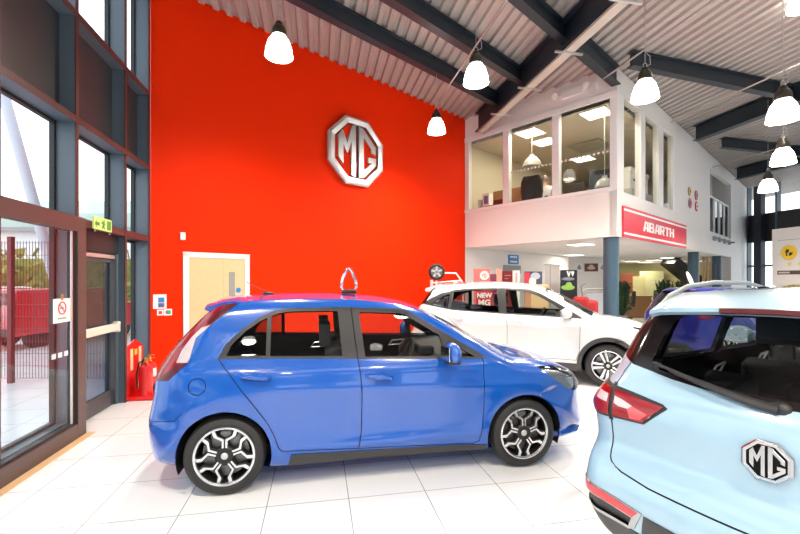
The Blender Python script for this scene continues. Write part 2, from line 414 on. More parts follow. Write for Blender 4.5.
for i in range(len(ALLF)-1):
    a, c = ALLF[i], ALLF[i+1]-.035
    near = i >= len(ALLF)-4
    bay = {len(ALLF)-2: 'corner bay by the red wall', len(ALLF)-3: 'bay over the exit door', len(ALLF)-4: 'bay over the sliding door'}.get(i, 'bay outside the picture')
    t = MB(); t.box(a, c, .16, .24, Zs0+.02, Zs1-.02)
    o = struct(t.build('wall_left', M_panel, M=LM_, smooth=False), 'dark spandrel panel in the '+bay, 'wall panel')
    for nm, z, dp in (('upper', Zs1, .0), ('lower', Zs0, .0)):
        t = MB(); t.box(a, c, 0, .24, z-.03, z+.03); o = struct(t.build('trim_%d' % (60+2*i+(nm == 'lower')), M_fin, M=LM_, bevel=.004), nm+' blue-grey ledge of the '+bay, 'window trim')
        t = MB(); t.box(a, c, -.006, .0, z-.035, z+.035); t.build('inner_edge', M_brown, o, smooth=False)
    for nm, z0, z1 in (('top', Zs1+.03, None), ('middle', Zt1+.05, Zs0-.03), ('lower', .12, Zt1-.05)):
        if nm == 'lower' and i == len(ALLF)-3: continue
        t = MB(); t.prism([(a, z0), (c, z0), (c, z1 if z1 else ztop(c)), (a, z1 if z1 else ztop(a))], -.222, -.21, 0, Matrix(((1, 0, 0, 0), (0, 0, -1, 0), (0, 1, 0, 0), (0, 0, 0, 1))))
        w_ = struct(t.build('window_%d' % (20+3*i+('top', 'middle', 'lower').index(nm)), M_glass, M=LM_, smooth=False), nm+' window of the '+bay, 'window')
        t = MB(); zz1 = z1 if z1 else ztop(c)-.06
        t.box(c-.03, c, .19, .24, z0, zz1); t.box(a, c, .19, .24, z0-.0, z0+.03)
        if z1: t.box(a, c, .19, .24, z1-.03, z1)
        t.build('window_frame', M_black, w_, smooth=False)
    t = MB(); t.box(a, c, 0, .24, Zt1-.05, Zt1+.04); t2 = struct(t.build('trim_%d' % (100+i), M_brown, M=LM_, bevel=.004), 'red-brown transom at door-head height, '+bay, 'window trim')
    if i != len(ALLF)-3:
        t = MB(); t.box(a, c, .1, .26, 0, .12); struct(t.build('baseboard_left', M_fin, M=LM_, bevel=.004), 'blue-grey bottom rail, '+bay, 'window trim')
# exit door in the bay 4.63 .. 5.77
a, c = 4.63, 5.765
t = MB(); t.box(a, c, .08, .20, 2.02, Zt1-.05); struct(t.build('trim_130', mat('near_black_frame', (.02, .02, .022), .5), M=LM_, bevel=.004), 'dark box above the exit door', 'door trim')
t = MB()
t.box(a+.02, a+.14, .10, .15, .02, 2.02); t.box(c-.17, c-.05, .10, .15, .02, 2.02); t.box(a+.02, c-.05, .10, .15, .02, .22); t.box(a+.02, c-.05, .10, .15, 1.9, 2.02)
dr = struct(t.build('door_1', mat('dark_grey_door', (.055, .062, .07), .4), M=LM_, bevel=.004), 'dark grey glazed exit door with a push bar', 'door')
t = MB(); t.box(a+.14, c-.17, .12, .13, .22, 1.9); t.build('pane', glass('rain_glass', (.42, .52, .58), rough=.25), dr, smooth=False)
t = MB(); t.box(a+.06, c-.07, .02, .075, 1.0, 1.10); t.box(a+.06, a+.12, .02, .10, .98, 1.12); t.box(c-.13, c-.07, .02, .10, .98, 1.12); t.build('push_bar', mat('cream_bar', (.75, .72, .62), .35), dr, bevel=.012)
t = MB(); t.box(a+.14, c-.10, .078, .09, 1.95, 2.0); t.build('door_closer', M_silver, dr, bevel=.006)
t = MB(); t.box(a, a+.10, .08, .16, 0, 2.02); t.box(c-.05, c, .08, .16, 0, 2.02); struct(t.build('trim_131', M_fin, M=LM_, bevel=.004), 'blue-grey jambs of the exit door', 'door trim')
# sliding glass door / lobby front, a little inside the wall line
LO = frameM(left_plane(0, -.10), A1)
t = MB()
for x0, x1, z0, z1 in ((4.44, 4.60, 0, 2.34), (-3.4, -3.24, 0, 2.34), (-3.24, 4.44, 0, .155), (-3.24, 4.44, 2.18, 2.34), (.9, 1.02, .155, 2.18)):
    t.box(x0, x1, -.0, .10, z0, z1)
d2 = struct(t.build('door_2', mat('taupe_door_frame', (.085, .058, .055), .35), M=LO, bevel=.006), 'large sliding glass door with a taupe frame at the left', 'door')
t = MB(); t.box(1.02, 4.44, .035, .047, .155, 2.18); t.box(-3.24, .9, .035, .047, .155, 2.18); t.build('pane', M_glass, d2, smooth=False)
t = MB(); t.box(4.395, 4.44, .02, .07, .155, 2.18); t.box(1.02, 4.44, .02, .07, .155, .18); t.build('inner_stile', M_black, d2)
t = MB(); t.box(4.36, 4.385, .022, .034, .17, 2.18); t.build('edge_strip', M_silver, d2)
t = MB(); t.box(-3.4, 4.62, -.085, -.005, .0, .006); struct(t.build('trim_132', M_oak, M=LO, smooth=False), 'pale oak strip in the floor along the sliding door', 'floor trim')
# rear and right boundary of the hall
bw0 = left_plane(-9.4, 0); bw1 = bw0 + A2*24
t = MB()
Lb = 24; segs = []
t.prism([(0, 0), (Lb, 0), (Lb, 1.0), (0, 1.0)], 0, .2); t.prism([(0, 2.5), (Lb, 2.5), (Lb, 3.3), (0, 3.3)], 0, .2); t.prism([(0, 4.3), (Lb, 4.3), (Lb, 6.0), (0, 6.3)], 0, .2)
x = 0
while x < Lb: t.prism([(x, 1.0), (x+1.0, 1.0), (x+1.0, 4.3), (x, 4.3)], 0, .2); x += 2.4
struct(t.build('wall_rear', mat('grey_rear_wall', (.20, .20, .21), .6), M=uprightM(bw0, A2), smooth=False), 'grey window wall at the near end of the hall', 'wall')
# far right glazed wall, parallel to the left one
RB = BCr; GR = frameM(RB, -A1)      # local x towards the camera along -A1, local y = outwards (to the right)
Lg = 26
t = MB(); t.box(-.2, Lg, 0, .2, 3.36, 4.57); struct(t.build('wall_right', M_panel, M=GR, smooth=False), 'dark spandrel band of the far right glazed wall', 'wall')
t = MB(); t.box(-.2, Lg, 0, .2, 0, .15); struct(t.build('baseboard_right', M_fin, M=GR, smooth=False), 'bottom rail of the far right glazed wall', 'window trim')
t = MB(); t.box(-.2, Lg, 0, .15, 2.28, 2.36); struct(t.build('trim_140', M_fin, M=GR, smooth=False), 'transom of the far right glazed wall', 'window trim')
for nm, z0, z1 in (('lower', .15, 3.36), ('upper', 4.57, 5.75)):
    t = MB(); t.box(-.2, Lg, .13, .14, z0, z1); struct(t.build('window_%d' % (90+(nm == 'upper')), M_glass, M=GR, smooth=False), nm+' glazing of the far right wall', 'window')
k = 0
xw = .0
while xw < Lg:
    t = MB(); t.box(xw, xw+.07, -.05, .18, 0, 5.85)
    struct(t.build('trim_%d' % (141+k), M_fin, M=GR, smooth=False), 'blue-grey mullion of the far right glazing, number %d from the end pier' % (k+1), 'window post')
    xw += 1.2; k += 1
px = v_at(763, RB, -A1)
t = MB(); t.box(px-.15, px+.15, -.32, -.06, 0, 5.75); struct(t.build('column', M_steel, M=GR, bevel=.01), 'dark steel column in front of the far right glazing', 'column')

# ---------------- steel roof beams: I sections under the deck
def on_level(px, py, z): Y = (z-H)*F/(HY-py); return Vector(((px-HX)/F*Y, Y, z))
def ibeam(name, label, p, q, hgt=.32, wid=.17, drop=.02):
    p = Vector(p); q = Vector(q); d = (q-p); d.z = 0; L = d.length; d.normalize()
    b = MB(); zt = roof_z(p)-drop; zq = roof_z(q)-drop
    side = Vector((-d.y, d.x, 0))
    for w0, w1, h0, h1 in ((-wid/2, wid/2, -.018, 0), (-.008, .008, -hgt+.018, -.018), (-wid/2, wid/2, -hgt, -hgt+.018)):
        v = []
        for pt, z in ((p, zt), (q, zq)):
            for hh in (h0, h1):
                for w in (w0, w1): v.append(Vector((pt.x, pt.y, z+hh))+side*w)
        b.add(v, [(0, 1, 3, 2), (4, 6, 7, 5), (0, 4, 5, 1), (2, 3, 7, 6), (0, 2, 6, 4), (1, 5, 7, 3)])
    return struct(b.build(name, M_steel, smooth=False), label, 'roof beam')
zb = 5.98
def along(p, D, a, c): return p+D*a, p+D*c
tr0 = on_level(560, 53, 5.75); 
# main rafter alongside the cable tray (along A1)
def hit(p, D, q, E):   # intersection of p+sD and q+tE
    den = D.x*E.y-D.y*E.x; s = ((q.x-p.x)*E.y-(q.y-p.y)*E.x)/den; return p+D*s
raf = tr0 - A2*.02
end_r = hit(raf, A1, OC+B2*.0, B2)
def to_red(p): return hit(p, A1, RC, B1)
ibeam('roof_beam', 'deep dark rafter beside the pale cable tray', raf-A1*9, hit(raf, A1, OC, B2)-A1*.25, .50, .22)
t = MB(); ta = raf-A1*9; tb = hit(raf, A1, OC, B2)-A1*.4
for p_ in (0,): 
    za = roof_z(ta)-.56; zb_ = roof_z(tb)-.56
    t.bar(Vector((ta.x, ta.y, za)), Vector((tb.x, tb.y, zb_)), .17, .05)
for k in range(7):
    p_ = raf-A1*(4-k*1.25); zz = roof_z(p_)-.53
    if k > 5: break
tr = tag(t.build('cable_tray', mat('pale_tray', (.46, .43, .38), .5), bevel=.006), 'pale cable tray running under the deep dark rafter', 'cable tray')
for k in range(5):
    p_ = raf-A1*(3.0-k*1.35); zz = roof_z(p_)-.595
    t = MB(); t.bar(Vector((p_.x, p_.y, zz))-A2*.26, Vector((p_.x, p_.y, zz))+A2*.26, .04, .03); t.build('tray_bracket', M_silver, tr)
bl = [((320, 12), (480, 94), 'first dark purlin out from the red wall'), ((396, 0), (470, 50), 'second dark purlin out from the red wall'), ((524, 0), (562, 36), 'third dark purlin out from the red wall')]
for (p0, p1, lb) in bl:
    c_ = (on_level(*p0, zb)+on_level(*p1, zb))/2
    wv = left_plane(0, 0)
    s0 = hit(c_, B1, wv, A1); s1 = hit(c_, B1, raf, A1)
    if s0.y < -2: s0 = c_-B1*5
    ibeam('roof_beam', lb, s0, s1, .30, .16)
# continuing pieces to the right of the rafter
for (p0, p1, lb, ln) in (((590, 52), (615, 78), 'short dark beam above the office gable, right of the cable tray', 1),):
    c_ = on_level(577, 46, 5.9); s0 = hit(c_, B1, raf, A1); ibeam('roof_beam', lb, s0, hit(c_, B1, BC, A1), .36, .18)
c_ = on_level(655, 72, 5.80); c2 = on_level(780, 96, 5.74)
dd = (c2-c_).normalized(); ibeam('roof_beam', 'long dark purlin right of the office corner', c_-dd*.6, c2+dd*7, .30, .16)
c_ = on_level(696, 140, 5.62); ibeam('roof_beam', 'deep dark rafter running out of the white side wall', c_, c_-A1*14, .42, .22)
c_ = on_level(722, 148, 5.66); c2 = on_level(771, 154, 5.6); dd = (c2-c_).normalized(); ibeam('roof_beam', 'distant dark purlin behind the lamps on the right', c_, c2+dd*6, .30, .16)
c_ = on_level(737, 180, 5.45); ibeam('roof_beam', 'farthest dark rafter near the right glazing', c_, c_-A1*14, .42, .22)
t = MB(); p_ = left_plane(5.2, -.55); 
ibeam('roof_beam', 'dark eaves beam along the top of the glazed wall', left_plane(-9, -.25), left_plane(6.35, -.25), .40, .2)
# thin conduits carrying the lamps
def rod(name, label, p, q, r=.014):
    b = MB(); b.cyl(p, q, r, n=8); return tag(b.build(name, M_wire), label, 'conduit')
for (px, py, z, a_, c_, lb) in ((437, 100, 5.45, -4.4, .3, 'thin grey conduit above the two middle lamps'), (606, 75, 5.35, -4.5, .15, 'thin grey conduit above the lamp at the office corner'), (735, 92, 5.2, -5, 1.5, 'thin grey conduit above the nearest lamp on the right'), (708, 168, 5.0, -5.5, -.1, 'thin grey conduit above the distant lamps on the right')):
    p_ = on_level(px, py, z)+A2*.05; rod('conduit', lb, p_+A1*a_, p_+A1*c_)

# ------------------------------------------------------------------ car body shells
def catmull(ctrl, n):
    P = np.array(ctrl, float); m = len(P); out = []
    for i in range(m):
        p0, p1, p2, p3 = P[i-1], P[i], P[(i+1) % m], P[(i+2) % m]
        d = lambda a, b: max(1e-4, np.linalg.norm(a[:2]-b[:2]))**.5
        t0 = 0; t1 = d(p0, p1); t2 = t1+d(p1, p2); t3 = t2+d(p2, p3)
        for t in np.linspace(t1, t2, 24, endpoint=False):
            a1 = (t1-t)/(t1-t0)*p0+(t-t0)/(t1-t0)*p1; a2 = (t2-t)/(t2-t1)*p1+(t-t1)/(t2-t1)*p2; a3 = (t3-t)/(t3-t2)*p2+(t-t2)/(t3-t2)*p3
            b1 = (t2-t)/(t2-t0)*a1+(t-t0)/(t2-t0)*a2; b2 = (t3-t)/(t3-t1)*a2+(t-t1)/(t3-t1)*a3
            out.append((t2-t)/(t2-t1)*b1+(t-t1)/(t2-t1)*b2)
    O = np.array(out); seg = np.linalg.norm(np.roll(O[:, :2], -1, 0)-O[:, :2], axis=1)
    s = np.concatenate([[0], np.cumsum(seg)]); O2 = np.vstack([O, O[:1]])
    q = np.linspace(0, s[-1], n, endpoint=False)
    return np.stack([np.interp(q, s, O2[:, k]) for k in range(O.shape[1])], 1)
def inside(poly, x, y):
    c = False; n = len(poly); j = n-1
    for i in range(n):
        xi, yi = poly[i]; xj, yj = poly[j]
        if (yi > y) != (yj > y) and x < (xj-xi)*(y-yi)/(yj-yi)+xi: c = not c
        j = i
    return c
def circle(cx, cz, r, n=40, a0=0, a1=360): return [(cx+r*math.cos(R(a0+(a1-a0)*i/n)), cz+r*math.sin(R(a0+(a1-a0)*i/n))) for i in range(n)]
AX = {'xz': (0, 2), 'yz': (1, 2), 'xy': (0, 1)}
class Shell:
    def __init__(s, spec):
        loop = catmull(spec['sil'], 460); N = len(loop)
        zc, xa, xb = spec['spine']
        zt = np.linspace(-.1, 2, 421); wt = np.interp(zt, [p[0] for p in spec['W']], [p[1] for p in spec['W']])
        k = np.exp(-.5*((np.arange(-12, 13)*.005)/spec.get('Wsm', .018))**2); k /= k.sum(); wt = np.convolve(np.pad(wt, 12, 'edge'), k, 'valid')
        feat = spec.get('feat')
        def Wf(x, z):
            w = np.interp(z, zt, wt)
            xm = spec['xm']; w = w - spec['taper']*np.clip(np.abs(x-xm)-.6, 0, None)**2
            if feat is not None: w = w + feat(x, z)
            return w
        P = loop[:, :2]; A = loop[:, 2]; D = loop[:, 3]; Bu = loop[:, 4]
        Sp = np.stack([np.clip(P[:, 0], xa, xb), np.full(N, zc)], 1)
        K = 32
        V = []; seg_a = P; seg_b = np.roll(P, -1, 0)
        grid = []
        for kk in range(K+1):
            t = (kk/K)**1.9
            Q = P+(Sp-P)*t
            if kk == 0: dist = np.zeros(N)
            else:
                ab = seg_b-seg_a; L2 = (ab**2).sum(1)
                ap = Q[:, None, :]-seg_a[None]
                u = np.clip((ap*ab[None]).sum(2)/L2[None], 0, 1)
                dist = np.sqrt(((ap-u[..., None]*ab[None])**2).sum(2)).min(1)
            u = np.clip(dist/D, 0, 1); g = 1-np.sqrt(np.clip(1-(1-u)**2, 0, 1))
            w = Wf(Q[:, 0], Q[:, 1])-A*g
            grid.append(np.stack([Q[:, 0], w, Q[:, 1]], 1))
        grid = np.array(grid)   # K+1,N,3
        tan = np.roll(P, -1, 0)-np.roll(P, 1, 0); nrm = np.stack([tan[:, 1], -tan[:, 0]], 1); nrm /= np.linalg.norm(nrm, axis=1)[:, None]
        ctr = P.mean(0)
        if ((P-ctr)*nrm).sum() < 0: nrm = -nrm
        verts = []; F_ = []; fl = []
        idL = np.zeros((K+1, N), int); idR = np.zeros((K+1, N), int)
        for kk in range(K+1):
            for i in range(N):
                x, y, z = grid[kk, i]; idL[kk, i] = len(verts); verts.append((x, y, z))
        for kk in range(K+1):
            for i in range(N):
                x, y, z = grid[kk, i]; idR[kk, i] = len(verts); verts.append((x, -y, z))
        for kk in range(K):
            for i in range(N):
                j = (i+1) % N
                a, b, c, d = idL[kk, i], idL[kk, j], idL[kk+1, j], idL[kk+1, i]
                F_.append((a, b, c, d)); fl.append('L')
                a, b, c, d = idR[kk, i], idR[kk, j], idR[kk+1, j], idR[kk+1, i]
                F_.append((d, c, b, a)); fl.append('R')
        M_ = 18; qs = np.linspace(-1, 1, M_+1)
        idB = np.zeros((N, M_+1), int)
        for i in range(N):
            w0 = grid[0, i, 1]
            for m, q in enumerate(qs):
                if m == 0: idB[i, m] = idR[0, i]; continue
                if m == M_: idB[i, m] = idL[0, i]; continue
                bu = Bu[i]*(1-q*q)**1.5
                idB[i, m] = len(verts); verts.append((P[i, 0]+nrm[i, 0]*bu, q*w0, P[i, 1]+nrm[i, 1]*bu))
        for i in range(N):
            j = (i+1) % N
            for m in range(M_):
                F_.append((idB[i, m], idB[i, m+1], idB[j, m+1], idB[j, m])); fl.append('b')
        V = np.array(verts)
        # smooth normals, oriented outwards
        nn = np.zeros_like(V); Fa = np.array(F_)
        fn = np.cross(V[Fa[:, 2]]-V[Fa[:, 0]], V[Fa[:, 3]]-V[Fa[:, 1]])
        cen = V[Fa].mean(1); cx = np.clip(cen[:, 0], xa, xb)
        ref = np.stack([cen[:, 0]-cx, cen[:, 1]*1.0, cen[:, 2]-zc], 1)
        flip = (fn*ref).sum(1) < 0
        fn[flip] *= -1
        Fl = [tuple(f[::-1]) if fp else tuple(f) for f, fp in zip(F_, flip)]
        for c in range(4): np.add.at(nn, Fa[:, c], fn)
        l = np.linalg.norm(nn, axis=1); l[l < 1e-12] = 1; nn /= l[:, None]
        # blend spine normals from the surface function
        e = .004
        for ids, sg in ((idL, 1), (idR, -1)):
            x = V[ids[K], 0]; z = V[ids[K], 2]
            dx = (Wf(x+e, z)-Wf(x-e, z))/(2*e); dz = (Wf(x, z+e)-Wf(x, z-e))/(2*e)
            n3 = np.stack([-dx, np.full(N, 1.0), -dz], 1); n3 /= np.linalg.norm(n3, axis=1)[:, None]; n3[:, 1] *= sg
            nn[ids[K]] = n3
        s.v = [tuple(p) for p in V]; s.n = [tuple(p) for p in nn]; s.f = Fl; s.flag = fl; s.key = ['body']*len(Fl); s.Wf = Wf
        s.cen = [tuple(c) for c in cen]
    def cut(s, poly, proj, key, pred=None, sides=None):
        a, b = AX[proj]; sides = sides or ('LR' if proj == 'xz' else 'LRb')
        bx0 = min(p[0] for p in poly); bx1 = max(p[0] for p in poly); by0 = min(p[1] for p in poly); by1 = max(p[1] for p in poly)
        cand = []
        V = s.v
        for i in range(len(s.f)):
            if s.key[i] is None or s.flag[i] not in sides: continue
            c = s.cen[i]
            if c[a] < bx0-.12 or c[a] > bx1+.12 or c[b] < by0-.12 or c[b] > by1+.12: continue
            f = s.f[i]
            xs = [V[j][a] for j in f]
            if max(xs) < bx0 or min(xs) > bx1: continue
            ys = [V[j][b] for j in f]
            if max(ys) < by0 or min(ys) > by1: continue
            if pred and not pred(c, s.n[f[0]]): continue
            cand.append(i)
        n = len(poly)
        for e in range(n):
            p, q = poly[e], poly[(e+1) % n]
            dx, dy = q[0]-p[0], q[1]-p[1]; L = math.hypot(dx, dy)
            if L < 1e-7: continue
            dx /= L; dy /= L; cache = {}; new = []
            for i in cand:
                f = s.f[i]
                sd = [(V[j][b]-p[1])*dx-(V[j][a]-p[0])*dy for j in f]
                if max(sd) < 1e-5 or min(sd) > -1e-5: continue
                al = [(V[j][a]-p[0])*dx+(V[j][b]-p[1])*dy for j in f]
                if max(al) < -1e-4 or min(al) > L+1e-4: continue
                pos, neg = [], []
                m = len(f)
                for h in range(m):
                    j0, j1 = f[h], f[(h+1) % m]; s0, s1 = sd[h], sd[(h+1) % m]
                    if abs(s0) <= 1e-5: pos.append(j0); neg.append(j0)
                    elif s0 > 0: pos.append(j0)
                    else: neg.append(j0)
                    if (s0 > 1e-5 and s1 < -1e-5) or (s0 < -1e-5 and s1 > 1e-5):
                        kk = (min(j0, j1), max(j0, j1))
                        if kk not in cache:
                            t = s0/(s0-s1); A_, B_ = V[j0], V[j1]; N0, N1 = s.n[j0], s.n[j1]
                            V.append(tuple(A_[c]+(B_[c]-A_[c])*t for c in range(3)))
                            nm = [N0[c]+(N1[c]-N0[c])*t for c in range(3)]; l = math.sqrt(sum(c*c for c in nm)) or 1
                            s.n.append(tuple(c/l for c in nm)); cache[kk] = len(V)-1
                        pos.append(cache[kk]); neg.append(cache[kk])
                if len(pos) >= 3 and len(neg) >= 3:
                    s.f[i] = tuple(pos); s.f.append(tuple(neg)); s.flag.append(s.flag[i]); s.key.append(s.key[i])
                    s.cen[i] = s._c(pos); s.cen.append(s._c(neg)); new.append(len(s.f)-1)
            cand += new
        for i in cand:
            c = s.cen[i]
            if inside(poly, c[a], c[b]): s.key[i] = key(s.key[i]) if callable(key) else key
        return s
    def _c(s, ids):
        n = len(ids); return tuple(sum(s.v[j][c] for j in ids)/n for c in range(3))
    def line(s, pts, w, proj, key='gap', pred=None, sides=None, closed=False):
        k = len(pts)
        for i in range(k if closed else k-1):
            p, q = pts[i], pts[(i+1) % k]; dx, dy = q[0]-p[0], q[1]-p[1]; L = math.hypot(dx, dy)
            dx /= L; dy /= L; e = w*.35
            s.cut([(p[0]-dx*e-dy*w/2, p[1]-dy*e+dx*w/2), (p[0]-dx*e+dy*w/2, p[1]-dy*e-dx*w/2), (q[0]+dx*e+dy*w/2, q[1]+dy*e-dx*w/2), (q[0]+dx*e-dy*w/2, q[1]+dy*e+dx*w/2)], proj, key, pred, sides)
    def mesh(s, name, groups, parent, ysign=0):
        """groups: list of (test(key, flag), material, offset)"""
        vs, ns, fs, ms = [], [], [], []; mats = []; remap = {}
        for gi, (test, m, of) in enumerate(groups):
            if m not in mats: mats.append(m)
            mi = mats.index(m)
            for f, k, g in zip(s.f, s.key, s.flag):
                if k is None or not test(k, g): continue
                if ysign and sum(s.v[j][1] for j in f)*ysign < 0: continue
                ids = []
                for j in f:
                    q = (j, gi if of else 0)
                    if q not in remap:
                        remap[q] = len(vs); p, n = s.v[j], s.n[j]
                        vs.append((p[0]+n[0]*of, p[1]+n[1]*of, p[2]+n[2]*of)); ns.append(n)
                    if not ids or ids[-1] != remap[q]: ids.append(remap[q])
                if len(ids) > 1 and ids[0] == ids[-1]: ids.pop()
                if len(set(ids)) >= 3: fs.append(ids); ms.append(mi)
        if not fs: return None
        me = bpy.data.meshes.new(name); me.from_pydata(vs, [], fs)
        for m in mats: me.materials.append(m)
        me.polygons.foreach_set('material_index', ms)
        me.shade_smooth(); me.update()
        me.normals_split_custom_set_from_vertices(ns)
        o = bpy.data.objects.new(name, me); C.objects.link(o); o.parent = parent
        return o
    def arch(s, cx, cz, r, key, pred=None): return s.cut(circle(cx, cz, r, 56), 'xz', key, pred)

# ------------------------------------------------------------------ the octagon emblem
OCT = [(.414, 1), (1, .414), (1, -.414), (.414, -1), (-.414, -1), (-1, -.414), (-1, .414), (-.414, 1)]
LM = [(-.68, .36), (-.53, .56), (-.37, .20), (-.20, .74), (-.055, .78), (-.055, -.78), (-.22, -.74), (-.22, .24), (-.35, -.12), (-.37, -.12), (-.50, .12), (-.50, -.46), (-.68, -.26)]
LG = [(.055, .78), (.22, .74), (.70, .26), (.70, .02), (.53, .08), (.53, .19), (.24, .48), (.24, -.52), (.53, -.26), (.40, -.26), (.40, -.08), (.72, -.08), (.72, -.30), (.25, -.74), (.055, -.78)]
def emblem(name, parent, s, M, face, ground, dark, depth, dome=0):
    """raised octagon rim, recessed ground, two letters; local z faces out"""
    sc = lambda P, k=1: [(x*s*k, y*s*k) for x, y in P]
    a = MB(); a.prism(sc(OCT, .99), 0, depth*.35, 0)
    base = a.build(name+'_ground' if name else 'emblem_ground', [ground], parent, M=M, smooth=False)
    r = MB()
    o1, i1 = sc(OCT), sc(OCT, .80)
    z0, z1, zb = 0, depth, depth*1.0
    om = sc(OCT, .93)
    n = 8
    v = [(x, y, z0) for x, y in o1] + [(x, y, depth*.7) for x, y in o1] + [(x, y, z1) for x, y in om] + [(x, y, depth*.8) for x, y in i1] + [(x, y, z0) for x, y in i1]
    f = []
    for k in range(4):
        for i in range(n): f.append((k*n+i, k*n+(i+1) % n, (k+1)*n+(i+1) % n, (k+1)*n+i))
    r.add(v, f)
    r.build('emblem_rim', [face], parent, M=M, smooth=False)
    d = MB(); o2, i2 = sc(OCT, .80), sc(OCT, .745)
    v = [(x, y, depth*.37) for x, y in o2] + [(x, y, depth*.37) for x, y in i2]
    d.add(v, [(i, (i+1) % n, n+(i+1) % n, n+i) for i in range(n)]).add([(-.05*s, -.78*s, depth*.37), (.05*s, -.78*s, depth*.37), (.05*s, .78*s, depth*.37), (-.05*s, .78*s, depth*.37)], [(0, 1, 2, 3)])
    d.build('emblem_inner_line', [dark], parent, M=M, smooth=False)
    l = MB(); l.prism(sc(LM), 0, depth*.85); l.prism(sc(LG), 0, depth*.85)
    l.build('emblem_letters', [face], parent, M=M, smooth=False, bevel=depth*.12, seg=1)

# ------------------------------------------------------------------ wheels
def wheel(parent, x, y, z, side, r, w, rim_r, style, ang0):
    """side -1: outer face towards -y"""
    M0 = Matrix.Translation((x, y, z)) @ Matrix.Rotation(R(90 if side < 0 else -90), 4, 'X')   # local z -> outward
    if side < 0: M0 = Matrix.Translation((x, y, z)) @ Matrix.Rotation(R(90), 4, 'X')
    t = MB(); h = w/2
    t.lathe([(rim_r-.012, -h*.9), (rim_r+.01, -h), (r-.045, -h*1.02), (r-.015, -h*.86), (r-.002, -h*.6), (r, -h*.3), (r, -.035), (r-.008, -.032), (r-.008, -.022), (r, -.019), (r, .019), (r-.008, .022), (r-.008, .032), (r, .035), (r, h*.3), (r-.002, h*.6), (r-.015, h*.86), (r-.035, h*.99), (r-.055, h*1.03), (rim_r+.03, h*1.0), (rim_r+.012, h*.97), (rim_r, h*.88), (rim_r-.012, h*.8)], 64)
    tyre = t.build('wheel', M_rubber, parent, M=M0, angle=30)
    rim = MB()
    rim.lathe([(rim_r+.004, h*.86), (rim_r+.002, h*.93), (rim_r-.006, h*.95), (rim_r-.014, h*.92), (rim_r-.018, h*.84)], 64, 0)
    rim.lathe([(rim_r-.016, h*.86), (rim_r-.022, h*.55), (rim_r-.03, 0), (rim_r-.03, -h*.9), (.06, -h*.9)], 64, 1)
    zf = h*.80
    for k in range(5):
        a = R(ang0+72*k)
        T = Matrix.Rotation(a, 4, 'Z')
        ro = rim_r-.012
        if style == 'y':
            for sg in (-1, 1):
                P = [(.05, .016), (.125, .022), (ro, .105), (ro-.004, .072), (.14, .008), (.05, .0035)]
                e = ro*math.sin(R(26)); c = ro*math.cos(R(26))
                P = [(.052, .019), (.118, .021), (c*.78, e*.86), (c, e), (c+.010, e-.020), (c*.80, e*.86-.026), (.128, .006), (.052, .006)]
                rim.prism([(px, py*sg) for px, py in P], zf-.022, zf, 0, T)
                # black flank behind the bright face
                P2 = [(.05, .027), (.118, .030), (c*.76, e*.86+.01), (c-.012, e+.014), (c+.012, e-.024), (c*.82, e*.86-.034), (.13, .0), (.05, .0)]
                rim.prism([(px, py*sg) for px, py in P2], zf-.055, zf-.008, 1, T)
        else:
            for sg in (-1, 1):
                P = [(.05, .034), (ro, .060), (ro+.002, .018), (.06, .010)]
                rim.prism([(px, py*sg) for px, py in P], zf-.024, zf, 0, T)
                rim.prism([(px*.99, py*1.18*sg) for px, py in P], zf-.055, zf-.010, 1, T)
    rim.lathe([(.001, zf+.002), (.062, zf+.002), (.074, zf-.008), (.078, zf-.06)], 32, 1)
    rim.build('rim', [M_alloy, M_alloydark], tyre, smooth=True, angle=30)
    d = MB(); d.lathe([(.05, h*.15), (rim_r-.05, h*.15), (rim_r-.05, h*.02), (.05, h*.02)], 48)
    d.build('brake_disc', M_disc, tyre)
    cp = MB(); cp.box(-.04, .04, rim_r-.11, rim_r-.045, -.02, h*.35); cp.build('brake_caliper', M_grey, tyre, bevel=.006)
    hc = MB(); hc.lathe([(.001, zf+.009), (.022, zf+.008), (.028, zf+.001)], 24)
    hc.build('hub_cap', M_silver, tyre)
    return tyre

def seat(mb, x, y, z, s=1.0):
    T = Matrix.Translation((x, y, z))
    mb.box(-.25, .26, -.25, .25, 0, .16, 0, T)
    T2 = T @ Matrix.Translation((-.22, 0, .12)) @ Matrix.Rotation(R(-16), 4, 'Y')
    mb.box(-.08, .07, -.24, .24, 0, .56, 0, T2)
    mb.box(-.07, .045, -.26, -.2, .05, .42, 0, T2).box(-.07, .10, .19, .25, .05, .45, 0, T2).box(-.07, .10, -.25, -.19, .05, .45, 0, T2)

